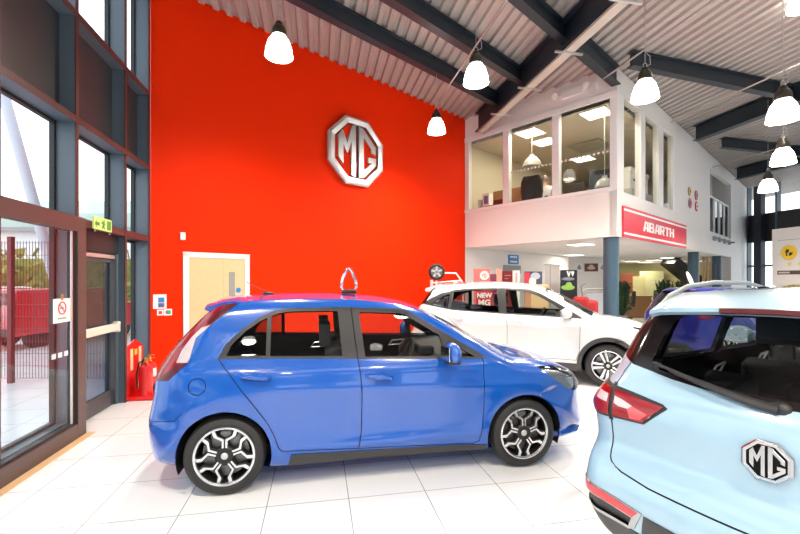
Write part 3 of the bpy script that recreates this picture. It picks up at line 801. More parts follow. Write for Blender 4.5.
def car_common(root, sp, sh, paint):
    """inside: trim lining, floor, seats, dashboard, steering wheel, wheel wells"""
    fx = sp['wb']; r = sp['arch_r']; rt = sp['tyre_r']; zt = rt
    solid = lambda k, g: k in ('body', 'pillar', 'front_door', 'rear_door', 'tailgate', 'window_trim')
    zb = sp['belt']
    lin = Shell.__new__(Shell); lin.v = sh.v; lin.n = sh.n; lin.f = []; lin.key = []; lin.flag = []
    for f, k, g in zip(sh.f, sh.key, sh.flag):
        if k is None or not (solid(k, g) or k == 'gap'): continue
        c = [sum(sh.v[j][i] for j in f)/len(f) for i in range(3)]
        if sp['cab0'] < c[0] < sp['cab1'] and c[2] > .40:
            # wheel arches stay open
            if any((c[0]-wx)**2+(c[2]-rt)**2 < (r+.05)**2 for wx in (0, fx)): continue
            if g == 'b' and c[2] < 1.2 and c[0] > .3: continue
            lin.f.append(f[::-1]); lin.key.append('roof' if c[2] > zb+.02 else 'low'); lin.flag.append(g)
    lin.mesh('interior_lining', [(lambda k, g: k == 'roof', M_headliner if sp['liner'] else M_interior, -.022), (lambda k, g: k == 'low', M_interior, -.035)], root)
    b = MB(); b.box(sp['cab0']+.05, fx-.1, -.62, .62, .20, .30); b.box(sp['cab0']-.1, fx+.35, -.5, .5, .22, .5)
    b.build('floor_pan', M_interior, root, bevel=.02)
    sx = sp['seat_x']; hx = sx-.44
    for y in (-.37, .37):
        st = MB(); seat(st, sx, y, .42); so = st.build('front_seat', M_seat, root, bevel=.035, seg=3)
        hr = MB()
        hr.box(hx-.06, hx+.04, y-.13, y+.13, sp['head_z']-.2, sp['head_z']); hr.cyl((hx, y-.06, sp['head_z']-.3), (hx, y-.06, sp['head_z']-.18), .008); hr.cyl((hx, y+.06, sp['head_z']-.3), (hx, y+.06, sp['head_z']-.18), .008)
        hr.build('headrest', M_seat, so, bevel=.03, seg=3)
    rs = MB(); rx = sx-.95
    rs.box(rx-.2, rx+.35, -.58, .58, .42, .56)
    T2 = Matrix.Translation((rx-.22, 0, .5)) @ Matrix.Rotation(R(-18), 4, 'Y')
    rs.box(-.07, .07, -.60, .60, 0, .55, 0, T2)
    for y in (-.36, 0, .36): rs.box(-.05, .05, y-.12, y+.12, .55, .66, 0, T2)
    rs.build('rear_bench', M_seat, root, bevel=.03, seg=3)
    ds = MB(); dx = sp['dash_x']; dz = sp['dash_z']
    ds.prism([(dx-.28, dz-.35), (dx-.33, dz-.12), (dx-.22, dz), (dx+.1, dz+.02), (dx+.42, dz-.03), (dx+.42, dz-.35)], -.66, .66, 0, Matrix(((1, 0, 0, 0), (0, 0, 1, 0), (0, 1, 0, 0), (0, 0, 0, 1))))
    ds.box(dx-.36, dx-.2, -.52, -.2, dz-.02, dz+.07)
    ds.build('dashboard', M_interior, root, bevel=.03)
    sw = MB(); ring = [(.185*math.cos(t), .185*math.sin(t), 0) for t in np.linspace(0, 2*PI, 32, endpoint=False)]
    sw.tube(ring, .016, 8, 0, True); sw.ball((0, 0, 0), .06, (1, 1, .5)); sw.bar((-.17, 0, 0), (.17, 0, 0), .035, .02); sw.bar((0, 0, 0), (0, -.17, 0), .035, .02, up=(0, 0, 1))
    sw.cyl((0, 0, -.02), (0, 0, -.2), .03)
    o = sw.build('steering_wheel', M_interior, root)
    o.matrix_basis = Matrix.Translation((dx-.46, -.37, dz-.05)) @ Matrix.Rotation(R(-68), 4, 'Y') @ Matrix.Rotation(R(90), 4, 'Z')
    # far and near door pull handles inside
    for y in (-1, 1):
        for hx_ in (sx+.42, sx-.50):
            h = MB(); yy = y*sp['inner_y']
            pts = [(hx_-.09, yy, zb-.13), (hx_-.05, yy-y*.015, zb-.075), (hx_+.10, yy-y*.015, zb-.065), (hx_+.06, yy, zb-.125)]
            h.tube(pts, .008, 6, 0, True); h.build('inner_door_handle', M_silver, root)
    for wx in (0, fx):
        for sg in (-1, 1):
            ww = MB(); n = 28; o = len(ww.v)
            pts = [(wx+r*1.0*math.cos(t), rt+r*1.0*math.sin(t)) for t in np.linspace(-.35, PI+.35, n)]
            y0, y1 = sg*.50, sg*(sp['half_w']-.035)
            v = [(px, y0, pz) for px, pz in pts]+[(px, y1, pz) for px, pz in pts]
            f = [(i, i+1, n+i+1, n+i) for i in range(n-1)] + [tuple(range(n))]
            ww.add(v, f)
            ww.build('wheel_arch_liner', M_black, root)

def flipn(P): return [(-y, z) for y, z in P]

# ================================================================== blue hatchback
HATCH = dict(wb=2.512, tyre_r=.305, arch_r=.352, half_w=.865, belt=1.02, xm=1.3, taper=.010, cab0=-.35, cab1=2.25, seat_x=1.22, head_z=1.28, dash_x=1.98, dash_z=.99, inner_y=.70, liner=False,
    spine=(.66, -.05, 2.62),
    W=[(-.1, .78), (.18, .80), (.24, .825), (.34, .845), (.45, .848), (.58, .855), (.70, .868), (.80, .872), (.88, .868), (.95, .852), (1.0, .828), (1.04, .800), (1.12, .775), (1.25, .73), (1.38, .672), (1.46, .63), (1.6, .56)],
    sil=[(-.40, .20, .16, .30, 0), (-.55, .235, .22, .34, .03), (-.595, .33, .25, .38, .05), (-.615, .45, .26, .40, .06), (-.615, .56, .26, .40, .06), (-.59, .66, .25, .38, .06), (-.56, .78, .23, .36, .05), (-.545, .90, .22, .32, .05), (-.505, 1.0, .20, .26, .05), (-.42, 1.13, .16, .22, .05), (-.29, 1.285, .13, .18, .05), (-.155, 1.42, .11, .13, .045), (-.06, 1.472, .10, .10, .04),
         (.12, 1.494, .10, .09, .032), (.45, 1.508, .10, .085, .03), (.85, 1.505, .10, .085, .03), (1.2, 1.485, .10, .085, .03), (1.45, 1.447, .10, .085, .032), (1.60, 1.405, .10, .085, .035), (1.75, 1.335, .10, .085, .045), (1.95, 1.225, .10, .085, .06), (2.15, 1.11, .10, .085, .065), (2.34, 1.005, .12, .10, .055), (2.44, .972, .15, .12, .035), (2.6, .95, .17, .14, .03), (2.78, .915, .20, .18, .03), (2.95, .865, .23, .24, .035), (3.09, .81, .27, .32, .04), (3.18, .735, .31, .40, .05), (3.22, .63, .33, .44, .06), (3.235, .50, .33, .44, .06), (3.25, .38, .33, .42, .06), (3.25, .28, .31, .40, .06), (3.16, .21, .28, .38, .03), (2.9, .18, .14, .2, 0), (2.2, .17, .05, .06, 0), (1.2, .17, .05, .06, 0), (.4, .17, .05, .06, 0)])
def hatch_feat(x, z):
    g = lambda a, b, s: np.exp(-.5*((a-b)/s)**2)
    f = .014*g(z, .775-.02*(x-1.2), .03)*np.clip((x+.2)/.6, 0, 1)*np.clip((2.6-x)/.5, 0, 1)          # shoulder line through the handles
    f = f-.012*g(z, .50, .10)*g(x, 1.2, .55)                                                      # hollow of the lower doors
    f = f+.014*g(z, .30+.035*(x-.4), .035)*g(x, 1.25, .6)
    for wx in (0, 2.512):
        d = np.sqrt((x-wx)**2+(z-.305)**2); f = f+.020*np.exp(-.5*((d-.40)/.075)**2)*(z < .9)
    return f
HATCH['feat'] = hatch_feat

def build_hatch(name, label, loc, rz, paint):
    sp = HATCH; sh = Shell(sp); root = thing(name, label, 'car', loc, rz)
    side = lambda c, n: abs(n[1]) > .05
    # doors
    rear_door = [(-.02, 1.06), (.03, .95), (.12, .83), (.22, .70), (.315, .56), (.375, .44), (.405, .345), (.44, .315), (1.035, .287), (1.058, .42), (1.062, .70), (1.05, .90), (1.03, 1.03), (.985, 1.43), (.42, 1.45), (.22, 1.37), (.08, 1.25), (-.02, 1.12)]
    front_door = [(1.035, .287), (1.058, .42), (1.062, .70), (1.05, .90), (1.03, 1.03), (.985, 1.43), (1.47, 1.42), (1.62, 1.33), (2.12, 1.02), (2.115, .85), (2.12, .60), (2.105, .40), (2.08, .275), (2.03, .25)]
    sh.cut(rear_door, 'xz', 'rear_door', side); sh.cut(front_door, 'xz', 'front_door', side)
    trim = [(-.06, 1.05), (-.01, 1.155), (.115, 1.275), (.24, 1.362), (.35, 1.412), (.46, 1.432), (.9, 1.436), (1.44, 1.412), (1.56, 1.352), (1.75, 1.235), (2.17, .985), (2.08, .985), (1.0, 1.018), (.4, 1.042)]
    sh.cut(trim, 'xz', 'window_trim', side)
    sh.cut([(.005, 1.072), (.035, 1.15), (.14, 1.258), (.255, 1.335), (.300, 1.357), (.300, 1.062)], 'xz', 'quarter_glass', side)
    sh.cut([(.335, 1.060), (.335, 1.370), (.40, 1.392), (.48, 1.403), (.86, 1.405), (.875, 1.395), (.905, 1.042)], 'xz', 'rear_side_glass', side)
    sh.cut([(1.095, 1.032), (1.055, 1.375), (1.07, 1.392), (1.42, 1.376), (1.47, 1.36), (1.56, 1.302), (1.745, 1.185), (1.80, 1.012)], 'xz', 'front_side_glass', side)
    sh.cut([(1.85, 1.015), (1.825, 1.135), (2.055, .998)], 'xz', 'corner_glass', side)
    # shut lines
    sh.line([(-.055, 1.05), (.03, .95), (.12, .83), (.22, .70), (.315, .56), (.375, .44), (.405, .345), (.44, .315), (1.035, .287)], .007, 'xz', 'gap', side)
    sh.line([(1.035, .287), (1.058, .42), (1.062, .70), (1.05, .90), (1.03, 1.03), (.985, 1.43)], .008, 'xz', 'gap', side)
    sh.line([(1.035, .287), (2.03, .25), (2.08, .275), (2.105, .40), (2.12, .60), (2.115, .85), (2.12, .99)], .007, 'xz', 'gap', side)
    sh.line(circle(-.19, .858, .062, 24), .006, 'xz', 'gap', lambda c, n: n[1] < -.05, closed=True)
    sh.line([(-.62, .57), (-.36, .60), (-.30, .66)], .006, 'xz', 'gap', side)
    # sill strip
    sh.cut([(.45, .10), (.50, .282), (2.155, .238), (2.155, .10)], 'xz', 'sill', side)
    # lamps
    tail = [(.06, 1.475), (-.13, 1.31), (-.235, 1.205), (-.262, 1.06), (-.27, 1.03), (-.41, .90), (-.8, .88), (-.8, 1.2), (-.30, 1.47)]
    bk = lambda c, n: c[0] < .2
    sh.cut(tail, 'xz', 'tail_red', lambda c, n: c[0] < .2 and c[2] < 1.47 and n[1]*n[1] > .03)
    sh.cut([(-.235, 1.205), (-.262, 1.06), (-.275, 1.03), (-.36, 1.03), (-.33, 1.12), (-.27, 1.215), (-.20, 1.285), (-.13, 1.31)], 'xz', lambda k: 'tail_white' if k == 'tail_red' else k, bk)
    sh.cut([(.07, 1.48), (-.13, 1.31), (-.17, 1.33), (-.02, 1.48)], 'xz', lambda k: 'tail_dark' if k == 'tail_red' else k, bk)
    sh.cut([(-.36, 1.01), (-.27, 1.045), (-.28, 1.0), (-.42, .9), (-.5, .9)], 'xz', lambda k: 'tail_dark' if k == 'tail_red' else k, bk)
    head = [(2.64, .895), (2.80, .882), (2.97, .85), (3.10, .785), (3.20, .70), (3.16, .645), (3.03, .645), (2.93, .69), (2.80, .78)]
    sh.cut(head, 'xz', 'headlight', lambda c, n: c[0] > 2)
    # glass front and back
    sh.cut([(1.68, -.50), (2.33, -.60), (2.36, -.3), (2.37, 0), (2.36, .3), (2.33, .60), (1.68, .50), (1.66, 0)], 'xy', 'windscreen', lambda c, n: c[2] > .9 and n[2] > .1, 'b')
    sh.cut([(-.62, .985), (.62, .985), (.60, 1.2), (.52, 1.45), (-.52, 1.45), (-.60, 1.2)], 'yz', 'rear_trim', lambda c, n: c[0] < 0 and n[0] < -.2, 'b')
    sh.cut([(-.50, 1.02), (.50, 1.02), (.46, 1.40), (-.46, 1.40)], 'yz', 'rear_window', lambda c, n: c[0] < 0 and n[0] < -.2, 'b')
    sh.cut([(-.42, .30), (.42, .30), (.48, .50), (-.48, .50)], 'yz', 'grille', lambda c, n: c[0] > 2.5, 'b')
    sh.cut([(-.5, .2), (.5, .2), (.48, .34), (-.48, .34)], 'yz', 'sill', lambda c, n: c[0] < 0, 'b')
    # hood edge
    sh.line([(2.36, -.66), (2.7, -.66), (2.98, -.58)], .007, 'xy', 'gap', lambda c, n: n[2] > .3); sh.line([(2.36, .66), (2.7, .66), (2.98, .58)], .007, 'xy', 'gap', lambda c, n: n[2] > .3)
    # wheel arches, underside
    for wx in (0, sp['wb']): sh.arch(wx, .305, sp['arch_r'], None, side)
    for wx in (0, sp['wb']): sh.arch(wx, .305, sp['arch_r'], None, lambda c, n: c[2] < .3 and abs(c[1]) > .5)
    P = lambda *ks: (lambda k, g: k in ks)
    body = sh.mesh('body_shell', [(P('body'), paint, 0), (P('gap'), M_gap, -.006)], root)
    for sg in (1, -1): sh.mesh('sill_strip', [(lambda k, g: k == 'sill' and g != 'b', M_cladding, .004)], root, sg)
    sh.mesh('rear_diffuser', [(lambda k, g: k == 'sill' and g == 'b', M_cladding, .004)], root)
    for sd, nm in (('L', 'left'), ('R', 'right')):
        S = lambda ks, sd=sd: (lambda k, g: k in ks and g == sd)
        fd = sh.mesh('front_door', [(S(('front_door',)), paint, 0)], root)
        rd = sh.mesh('rear_door', [(S(('rear_door',)), paint, 0)], root)
        sh.mesh('window_trim', [(S(('window_trim',)), M_black, .002)], root)
        sh.mesh('side_window', [(S(('front_side_glass',)), M_carglass, -.008)], fd)
        sh.mesh('corner_window', [(S(('corner_glass',)), M_carglass, -.008)], fd)
        sh.mesh('side_window', [(S(('rear_side_glass',)), M_carglass, -.008)], rd)
        sh.mesh('quarter_window', [(S(('quarter_glass',)), M_darkglass, -.008)], rd)
        sg = -1 if sd == 'R' else 1
        for hx0, zh, par in ((.235, .905, rd), (1.205, .868, fd)):
            y0 = float(sh.Wf(np.array([hx0]), np.array([zh]))[0])*sg
            h = MB(); h.tube([(hx0-.105, y0, zh+.018), (hx0-.085, y0+sg*.03, zh+.022), (hx0, y0+sg*.038, zh+.012), (hx0+.085, y0+sg*.03, zh-.004), (hx0+.105, y0, zh-.008)], [.015, .019, .02, .019, .014], 10)
            h.build('door_handle', paint, par)
            c = MB(); c.ball((hx0, y0-sg*.012, zh), .06, (1.1, .35, .55)); c.build('handle_recess', paint, par)
        m = MB(); yc = sg*.955
        m.ball((0, 0, 0), 1, (.066, .115, .092), 20)
        mo = m.build('door_mirror', [paint], root, M=Matrix.Translation((1.80, sg*.955, 1.06)) @ Matrix.Rotation(R(-8*sg), 4, 'Z'))
        m2 = MB(); m2.box(-.06, .05, -.07, .08, -.085, -.05); m2.bar((.03, -sg*.03, -.06), (.05, -sg*.15, -.075), .06, .05); m2.build('mirror_base', M_black, mo, bevel=.012)
        m3 = MB(); m3.box(-.066, -.058, -.085, .085, -.055, .06); m3.build('mirror_glass', M_chrome, mo, bevel=.003)
        sh.mesh('tail_light', [(S(('tail_red',)), M_redlens, .004), (S(('tail_white',)), M_whitelens, .004), (S(('tail_dark',)), M_redlens2, .004)], root)
        hl = sh.mesh('headlight', [(S(('headlight',)), M_lens, .003)], root)
        sh.mesh('lamp_bowl', [(S(('headlight',)), mat('lamp_bowl_grey', (.20, .21, .22), .25, metal=.7), -.035)], hl)
        bl = MB()
        for bx, bz in ((2.95, .745), (3.05, .715)): bl.ball((bx+.0, sg*(.64 if bx < 3 else .57), bz), .045)
        bl.build('lamp_bulb', M_chrome, hl)
    ws = sh.mesh('windscreen', [(P('windscreen'), M_carglass, -.004)], root)
    sh.mesh('rear_window', [(P('rear_trim'), M_black, .001), (P('rear_window'), M_darkglass, -.004)], root)
    sh.mesh('grille', [(P('grille'), M_black, -.02)], root)
    # rear spoiler
    s = MB()
    prof = [(.13, 1.488), (.02, 1.505), (-.12, 1.492), (-.25, 1.452), (-.262, 1.435), (-.20, 1.405), (-.10, 1.43), (.0, 1.455)]
    n = 15; o = len(s.v); k = len(prof)
    for i in range(n):
        q = -1+2*i/(n-1); w = .575; sw = .05*q*q
        s.v += [Vector((x+(sw if x < 0 else 0), q*w*(1 if x > -.1 else .97), z+.024*(1-q*q)-(.012 if abs(q) > .95 else 0))) for x, z in prof]
    for i in range(n-1):
        for j in range(k): s.f.append([o+i*k+j, o+(i+1)*k+j, o+(i+1)*k+(j+1) % k, o+i*k+(j+1) % k]); s.m.append(0)
    s.f += [[o+j for j in range(k)], [o+(n-1)*k+j for j in range(k)]]; s.m += [0, 0]
    s.build('roof_spoiler', paint, root, angle=50)
    l = MB(); l.box(-.2, .2, -.02, .02, -.012, .012); ob = l.build('brake_light', M_redlens2, root, M=Matrix.Translation((-.232, 0, 1.448)) @ Matrix.Rotation(R(90), 4, 'Z'), bevel=.004)
    # front splitter, rear wiper, aerial
    s = MB(); pts = [(2.88, .82), (3.06, .77), (3.21, .60), (3.29, .3), (3.31, 0)]; full = pts+[(x, -y) for x, y in pts[-2::-1]]
    v = []; 
    for x, y in full: v += [(x-.10, y*.95, .235), (x+.012, y*1.0, .245), (x+.022, y*1.01, .265), (x-.05, y*.97, .285)]
    f = []
    for i in range(len(full)-1):
        for j in range(4): f.append((i*4+j, (i+1)*4+j, (i+1)*4+(j+1) % 4, i*4+(j+1) % 4))
    f += [(0, 1, 2, 3), tuple(4*(len(full)-1)+j for j in range(4))]
    s.add(v, f); s.build('front_splitter', paint, root, angle=60)
    w = MB(); w.ball((-.52, 0, 1.055), .035, (1, 1, .8)); w.tube([(-.535, 0, 1.06), (-.53, -.12, 1.08), (-.47, -.34, 1.14)], .011, 6); w.build('rear_wiper', M_black, root)
    w = MB(); w.tube([(2.35, -.45, 1.0), (2.28, -.1, 1.06), (2.2, .25, 1.12)], .010, 6); w.tube([(2.34, .1, 1.01), (2.28, .35, 1.05), (2.2, .56, 1.08)], .010, 6); w.build('windscreen_wipers', M_black, root)
    w = MB(); w.box(2.30, 2.44, -.60, .60, .955, .985); w.build('scuttle_panel', M_black, root, bevel=.01)
    w = MB(); w.ball((.235, 0, 1.535), .035, (1.6, .8, .55)); w.cyl((.235, 0, 1.54), (.03, 0, 1.65), .006, .003, 8); w.build('roof_aerial', M_black, root)
    e = MB(); e.bar((-.66, 0, .80), (-.66, .001, .80), .02, .02); 
    car_common(root, sp, sh, paint)
    for wx in (0, sp['wb']):
        for sg in (-1, 1): wheel(root, wx, sg*.755, .305, sg, .305, .195, .225, 'y', 18 if wx == 0 else 90)
    return root
M_bluepaint = mat('bright_blue_paint', (.0006, .080, .41), .22, metal=0, coat=1, spec=.5)
M_navy = mat('deep_blue_paint', (.012, .02, .30), .25, metal=.3, coat=1)
M_redpaint = mat('red_paint', (.62, .02, .03), .25, coat=1)
UA = Vector((math.cos(R(11.36)), math.sin(R(11.36)), 0)); NA = Vector((-UA.y, UA.x, 0))
Rw = Vector((-1.3526, 3.1894, 0))
hatch_root = Rw + NA*.852
blue_car = build_hatch('hatchback_car', 'bright blue five-door hatchback parked side-on in front of the red wall', hatch_root, R(11.36), M_bluepaint)

# ================================================================== SUVs
SUV = dict(wb=2.60, tyre_r=.338, arch_r=.385, half_w=.89, belt=1.10, xm=1.3, taper=.012, cab0=-.55, cab1=2.35, seat_x=1.28, head_z=1.42, dash_x=2.02, dash_z=1.07, inner_y=.73, liner=True,
    spine=(.74, -.10, 2.66),
    W=[(-.1, .80), (.22, .82), (.32, .86), (.45, .892), (.58, .888), (.72, .885), (.84, .892), (.95, .892), (1.02, .882), (1.07, .855), (1.12, .822), (1.2, .795), (1.34, .745), (1.48, .685), (1.56, .645), (1.7, .56)],
    sil=[(-.55, .21, .16, .24, 0), (-.70, .25, .16, .20, .05), (-.755, .34, .15, .18, .07), (-.79, .46, .145, .18, .08), (-.795, .56, .145, .18, .08), (-.76, .66, .14, .18, .08), (-.705, .76, .18, .22, .08), (-.70, .86, .17, .21, .08), (-.705, .96, .16, .20, .08), (-.68, 1.05, .17, .20, .08), (-.62, 1.15, .18, .22, .065), (-.52, 1.31, .15, .18, .06), (-.42, 1.45, .12, .13, .05), (-.33, 1.535, .10, .11, .05),
         (-.18, 1.573, .10, .10, .045), (.15, 1.598, .10, .09, .04), (.6, 1.610, .10, .09, .04), (1.05, 1.600, .10, .09, .04), (1.38, 1.565, .10, .09, .04), (1.58, 1.515, .10, .09, .045), (1.85, 1.385, .10, .09, .06), (2.15, 1.215, .11, .10, .065), (2.40, 1.08, .13, .12, .055), (2.52, 1.045, .15, .14, .04), (2.75, 1.015, .18, .16, .035), (3.0, .965, .22, .20, .035), (3.2, .895, .27, .30, .04), (3.30, .82, .31, .38, .05), (3.345, .72, .34, .44, .06), (3.36, .60, .34, .46, .06), (3.36, .47, .34, .46, .06), (3.33, .35, .32, .42, .06), (3.2, .26, .28, .38, .03), (2.95, .23, .14, .2, 0), (2.2, .21, .05, .06, 0), (1.2, .21, .05, .06, 0), (.4, .21, .05, .06, 0)])
def suv_feat(x, z):
    g = lambda a, b, s: np.exp(-.5*((a-b)/s)**2)
    f = -.014*g(z, .60, .10)*g(x, 1.3, .6)
    f = f+.012*g(z, .93-.01*(x-1.2), .03)*np.clip((2.9-x)/.5, 0, 1)
    for wx in (0, 2.60):
        d = np.sqrt((x-wx)**2+(z-.338)**2); f = f+.022*np.exp(-.5*((d-.43)/.08)**2)*(z < 1.0)
    return f
SUV['feat'] = suv_feat
def arc_pts(cx, cz, r, a0, a1, n): return [(cx+r*math.cos(R(a0+(a1-a0)*i/n)), cz+r*math.sin(R(a0+(a1-a0)*i/n))) for i in range(n+1)]
def build_suv(name, label, loc, rz, paint, rear_detail):
    sp = SUV; sh = Shell(sp); root = thing(name, label, 'car', loc, rz)
    side = lambda c, n: abs(n[1]) > .05
    rear = lambda c, n: c[0] < .1 and n[0] < -.12
    rear_door = [(-.10, 1.12), (.10, .95), (.30, .78), (.42, .62), (.46, .42), (1.06, .40), (1.07, .9), (1.04, 1.10), (1.00, 1.56), (.35, 1.56), (.05, 1.46)]
    front_door = [(1.06, .40), (1.07, .9), (1.04, 1.10), (1.00, 1.56), (1.46, 1.55), (1.66, 1.46), (2.20, 1.09), (2.20, .9), (2.19, .55), (2.14, .40)]
    sh.cut(rear_door, 'xz', 'rear_door', side); sh.cut(front_door, 'xz', 'front_door', side)
    trim = [(-.50, 1.235), (-.36, 1.33), (-.16, 1.43), (.10, 1.495), (.42, 1.525), (.95, 1.54), (1.40, 1.518), (1.60, 1.445), (1.86, 1.30), (2.26, 1.06), (2.1, 1.065), (1.0, 1.098), (.1, 1.135)]
    cz_ = .40 if rear_detail else .345
    sh.cut(trim, 'xz', 'window_trim', side)
    sh.cut([(-.33, 1.235), (-.20, 1.345), (.02, 1.43), (.0, 1.165)], 'xz', 'quarter_glass', side)
    sh.cut([(.07, 1.155), (.09, 1.455), (.40, 1.495), (.86, 1.508), (.92, 1.122)], 'xz', 'rear_side_glass', side)
    sh.cut([(1.05, 1.118), (1.01, 1.508), (1.36, 1.488), (1.55, 1.42), (1.80, 1.275), (2.05, 1.092)], 'xz', 'front_side_glass', side)
    sh.line([(-.10, 1.12), (.10, .95), (.30, .78), (.42, .62), (.46, .42), (1.06, .40), (1.07, .9), (1.04, 1.10)], .007, 'xz', 'gap', side)
    sh.line([(1.06, .40), (2.14, .40), (2.19, .55), (2.20, .9), (2.20, 1.06)], .007, 'xz', 'gap', side)
    # lower cladding and arch lips
    sh.cut([(.3, .1), (.3, cz_), (2.3, cz_), (2.3, .1)], 'xz', 'cladding', side)
    sh.cut([(-1, .1), (-1, .385), (-.3, .385), (-.3, .1)], 'xz', 'cladding', lambda c, n: True, 'LRb')
    sh.cut([(2.9, .1), (2.9, .40), (3.6, .40), (3.6, .1)], 'xz', 'cladding', lambda c, n: True, 'LRb')
    for wx in (0, sp['wb']): sh.arch(wx, .338, sp['arch_r']+.065, 'cladding', lambda c, n: abs(n[1]) > .05)
    for wx in (0, sp['wb']): sh.arch(wx, .338, sp['arch_r'], None, lambda c, n: abs(n[1]) > .05 or (c[2] < .34 and abs(c[1]) > .5))
    # headlight
    sh.cut([(2.93, .955), (3.15, .925), (3.32, .84), (3.36, .78), (3.22, .765), (3.05, .85)], 'xz', 'headlight', lambda c, n: c[0] > 2)
    sh.cut([(-.55, .50), (.55, .50), (.60, .80), (-.60, .80)], 'yz', 'grille', lambda c, n: c[0] > 2.5, 'b')
    # rear
    for fl in (lambda P: P, flipn):
        sh.cut(fl([(.0, 1.13), (.42, 1.160), (.64, 1.195), (.72, 1.225), (.74, 1.27), (.70, 1.40), (.62, 1.53), (.0, 1.53)]), 'yz', 'rear_trim', lambda c, n: c[0] < -.2 and n[0] < -.2)
    sh.cut([(-.52, 1.195), (-.40, 1.178), (0, 1.165), (.40, 1.178), (.52, 1.195), (.545, 1.22), (.52, 1.36), (.48, 1.45), (.42, 1.475), (0, 1.485), (-.42, 1.475), (-.48, 1.45), (-.52, 1.36), (-.545, 1.22)], 'yz', 'rear_window', lambda c, n: c[0] < 0 and n[0] < -.2)
    for fl in (lambda P: P, flipn):
        lamp = fl([(.99, 1.095), (.80, 1.086), (.70, 1.076), (.56, 1.060), (.42, 1.044), (.395, 1.03), (.51, .920), (.70, .903), (.86, .890), (.99, .885)])
        lrear = lambda c, n: c[0] < -.42 and n[0] < -.02
        sh.cut(lamp, 'yz', 'tail_edge', lrear)
        inn = fl([(.99, 1.075), (.80, 1.066), (.70, 1.058), (.56, 1.042), (.415, 1.031), (.517, .928), (.70, .917), (.86, .904), (.99, .90)])
        sh.cut(inn, 'yz', 'tail_red', lrear)
        sh.cut(fl([(.60, .97), (.60, 1.00), (.49, .975), (.53, .936), (.585, .93)]), 'yz', 'tail_pink', lrear)
        sh.cut(fl([(.682, .985), (.682, 1.022), (.63, 1.012), (.575, .995), (.60, .975), (.65, .975)]), 'yz', 'tail_white', lrear)
        sh.cut(fl([(.80, .985), (.795, 1.03), (.722, 1.025), (.722, .982)]), 'yz', 'tail_white', lrear)
        sh.cut(fl([(.712, .89), (.712, 1.09), (.688, 1.087), (.688, .888)]), 'yz', 'tail_edge', lrear)
        sh.cut(fl([(.98, 1.074), (.80, 1.064), (.66, 1.053), (.66, 1.07), (.8, 1.082), (.98, 1.09)]), 'yz', 'tail_edge', lrear)
        # tailgate shut line
        sh.line(fl([(.655, 1.205), (.68, 1.15), (.70, 1.07)]), .006, 'yz', 'gap', lrear)
        sh.line(fl([(.70, .905), (.69, .80), (.689, .73), (.682, .700), (.668, .680), (.642, .664), (.60, .652), (.45, .636), (.0, .635)]), .008, 'yz', 'gap', rear)
        # bumper corner: reflector, dark mesh and dark lower shell
        sh.cut(fl([(.90, .535), (.80, .538), (.47, .508), (.52, .40), (.56, .38), (.80, .38), (.90, .40)]), 'yz', 'bumper_silver', lambda c, n: c[0] < -.3 and n[0] < -.03)
        sh.cut(fl([(.885, .53), (.80, .533), (.49, .503), (.525, .463), (.88, .49)]), 'yz', 'reflector', lambda c, n: c[0] < -.3 and n[0] < -.03)
        sh.cut(fl([(.88, .485), (.528, .457), (.555, .40), (.80, .40), (.875, .42)]), 'yz', 'bumper_mesh', lambda c, n: c[0] < -.3 and n[0] < -.03)
    sh.cut([(-.52, .2), (-.46, .50), (.46, .50), (.52, .2)], 'yz', 'cladding', lambda c, n: c[0] < -.3 and n[0] < -.1)
    sh.cut([(1.66, -.52), (2.38, -.64), (2.41, -.3), (2.42, 0), (2.41, .3), (2.38, .64), (1.66, .52), (1.63, 0)], 'xy', 'windscreen', lambda c, n: c[2] > 1.0 and n[2] > .1, 'b')
    sh.cut([(-.02, -.42), (1.35, -.42), (1.35, .42), (-.02, .42)], 'xy', 'roof_glass' if rear_detail else 'body', lambda c, n: c[2] > 1.5, 'b')
    sh.line([(2.42, -.68), (2.75, -.68), (3.1, -.6)], .007, 'xy', 'gap', lambda c, n: n[2] > .3); sh.line([(2.42, .68), (2.75, .68), (3.1, .6)], .007, 'xy', 'gap', lambda c, n: n[2] > .3)
    P = lambda *ks: (lambda k, g: k in ks)
    sh.mesh('body_shell', [(P('body'), paint, 0), (P('gap'), M_gap, -.006), (P('bumper_silver'), mat('satin_silver', (.38, .39, .40), .4, metal=.4), .004)], root)
    sh.mesh('lower_cladding', [(P('cladding'), M_cladding, .005)], root)
    for sg in (1, -1): sh.mesh('bumper_mesh', [(P('bumper_mesh'), M_black, -.012)], root, sg)
    for sd in 'LR':
        S = lambda ks, sd=sd: (lambda k, g: k in ks and g == sd)
        sg = -1 if sd == 'R' else 1
        half = lambda ks, sg=sg: None
        fd = sh.mesh('front_door', [(S(('front_door',)), paint, 0)], root)
        rd = sh.mesh('rear_door', [(S(('rear_door',)), paint, 0)], root)
        sh.mesh('window_trim', [(S(('window_trim',)), M_black, .002)], root)
        sh.mesh('side_window', [(S(('front_side_glass',)), M_carglass, -.008)], fd)
        sh.mesh('side_window', [(S(('rear_side_glass',)), M_carglass, -.008)], rd)
        sh.mesh('quarter_window', [(S(('quarter_glass',)), M_darkglass, -.008)], root)
        q = MB()
        def wy(x, z): return float(sh.Wf(np.array([x]), np.array([z]))[0])*sg
        tri = [(-.27, 1.232), (-.03, 1.185), (-.015, 1.37), (-.13, 1.345)]
        q.tube([(x, wy(x, z)+sg*.004, z) for x, z in tri], .007, 6, 0, True); q.build('quarter_window_trim', M_chrome, root)
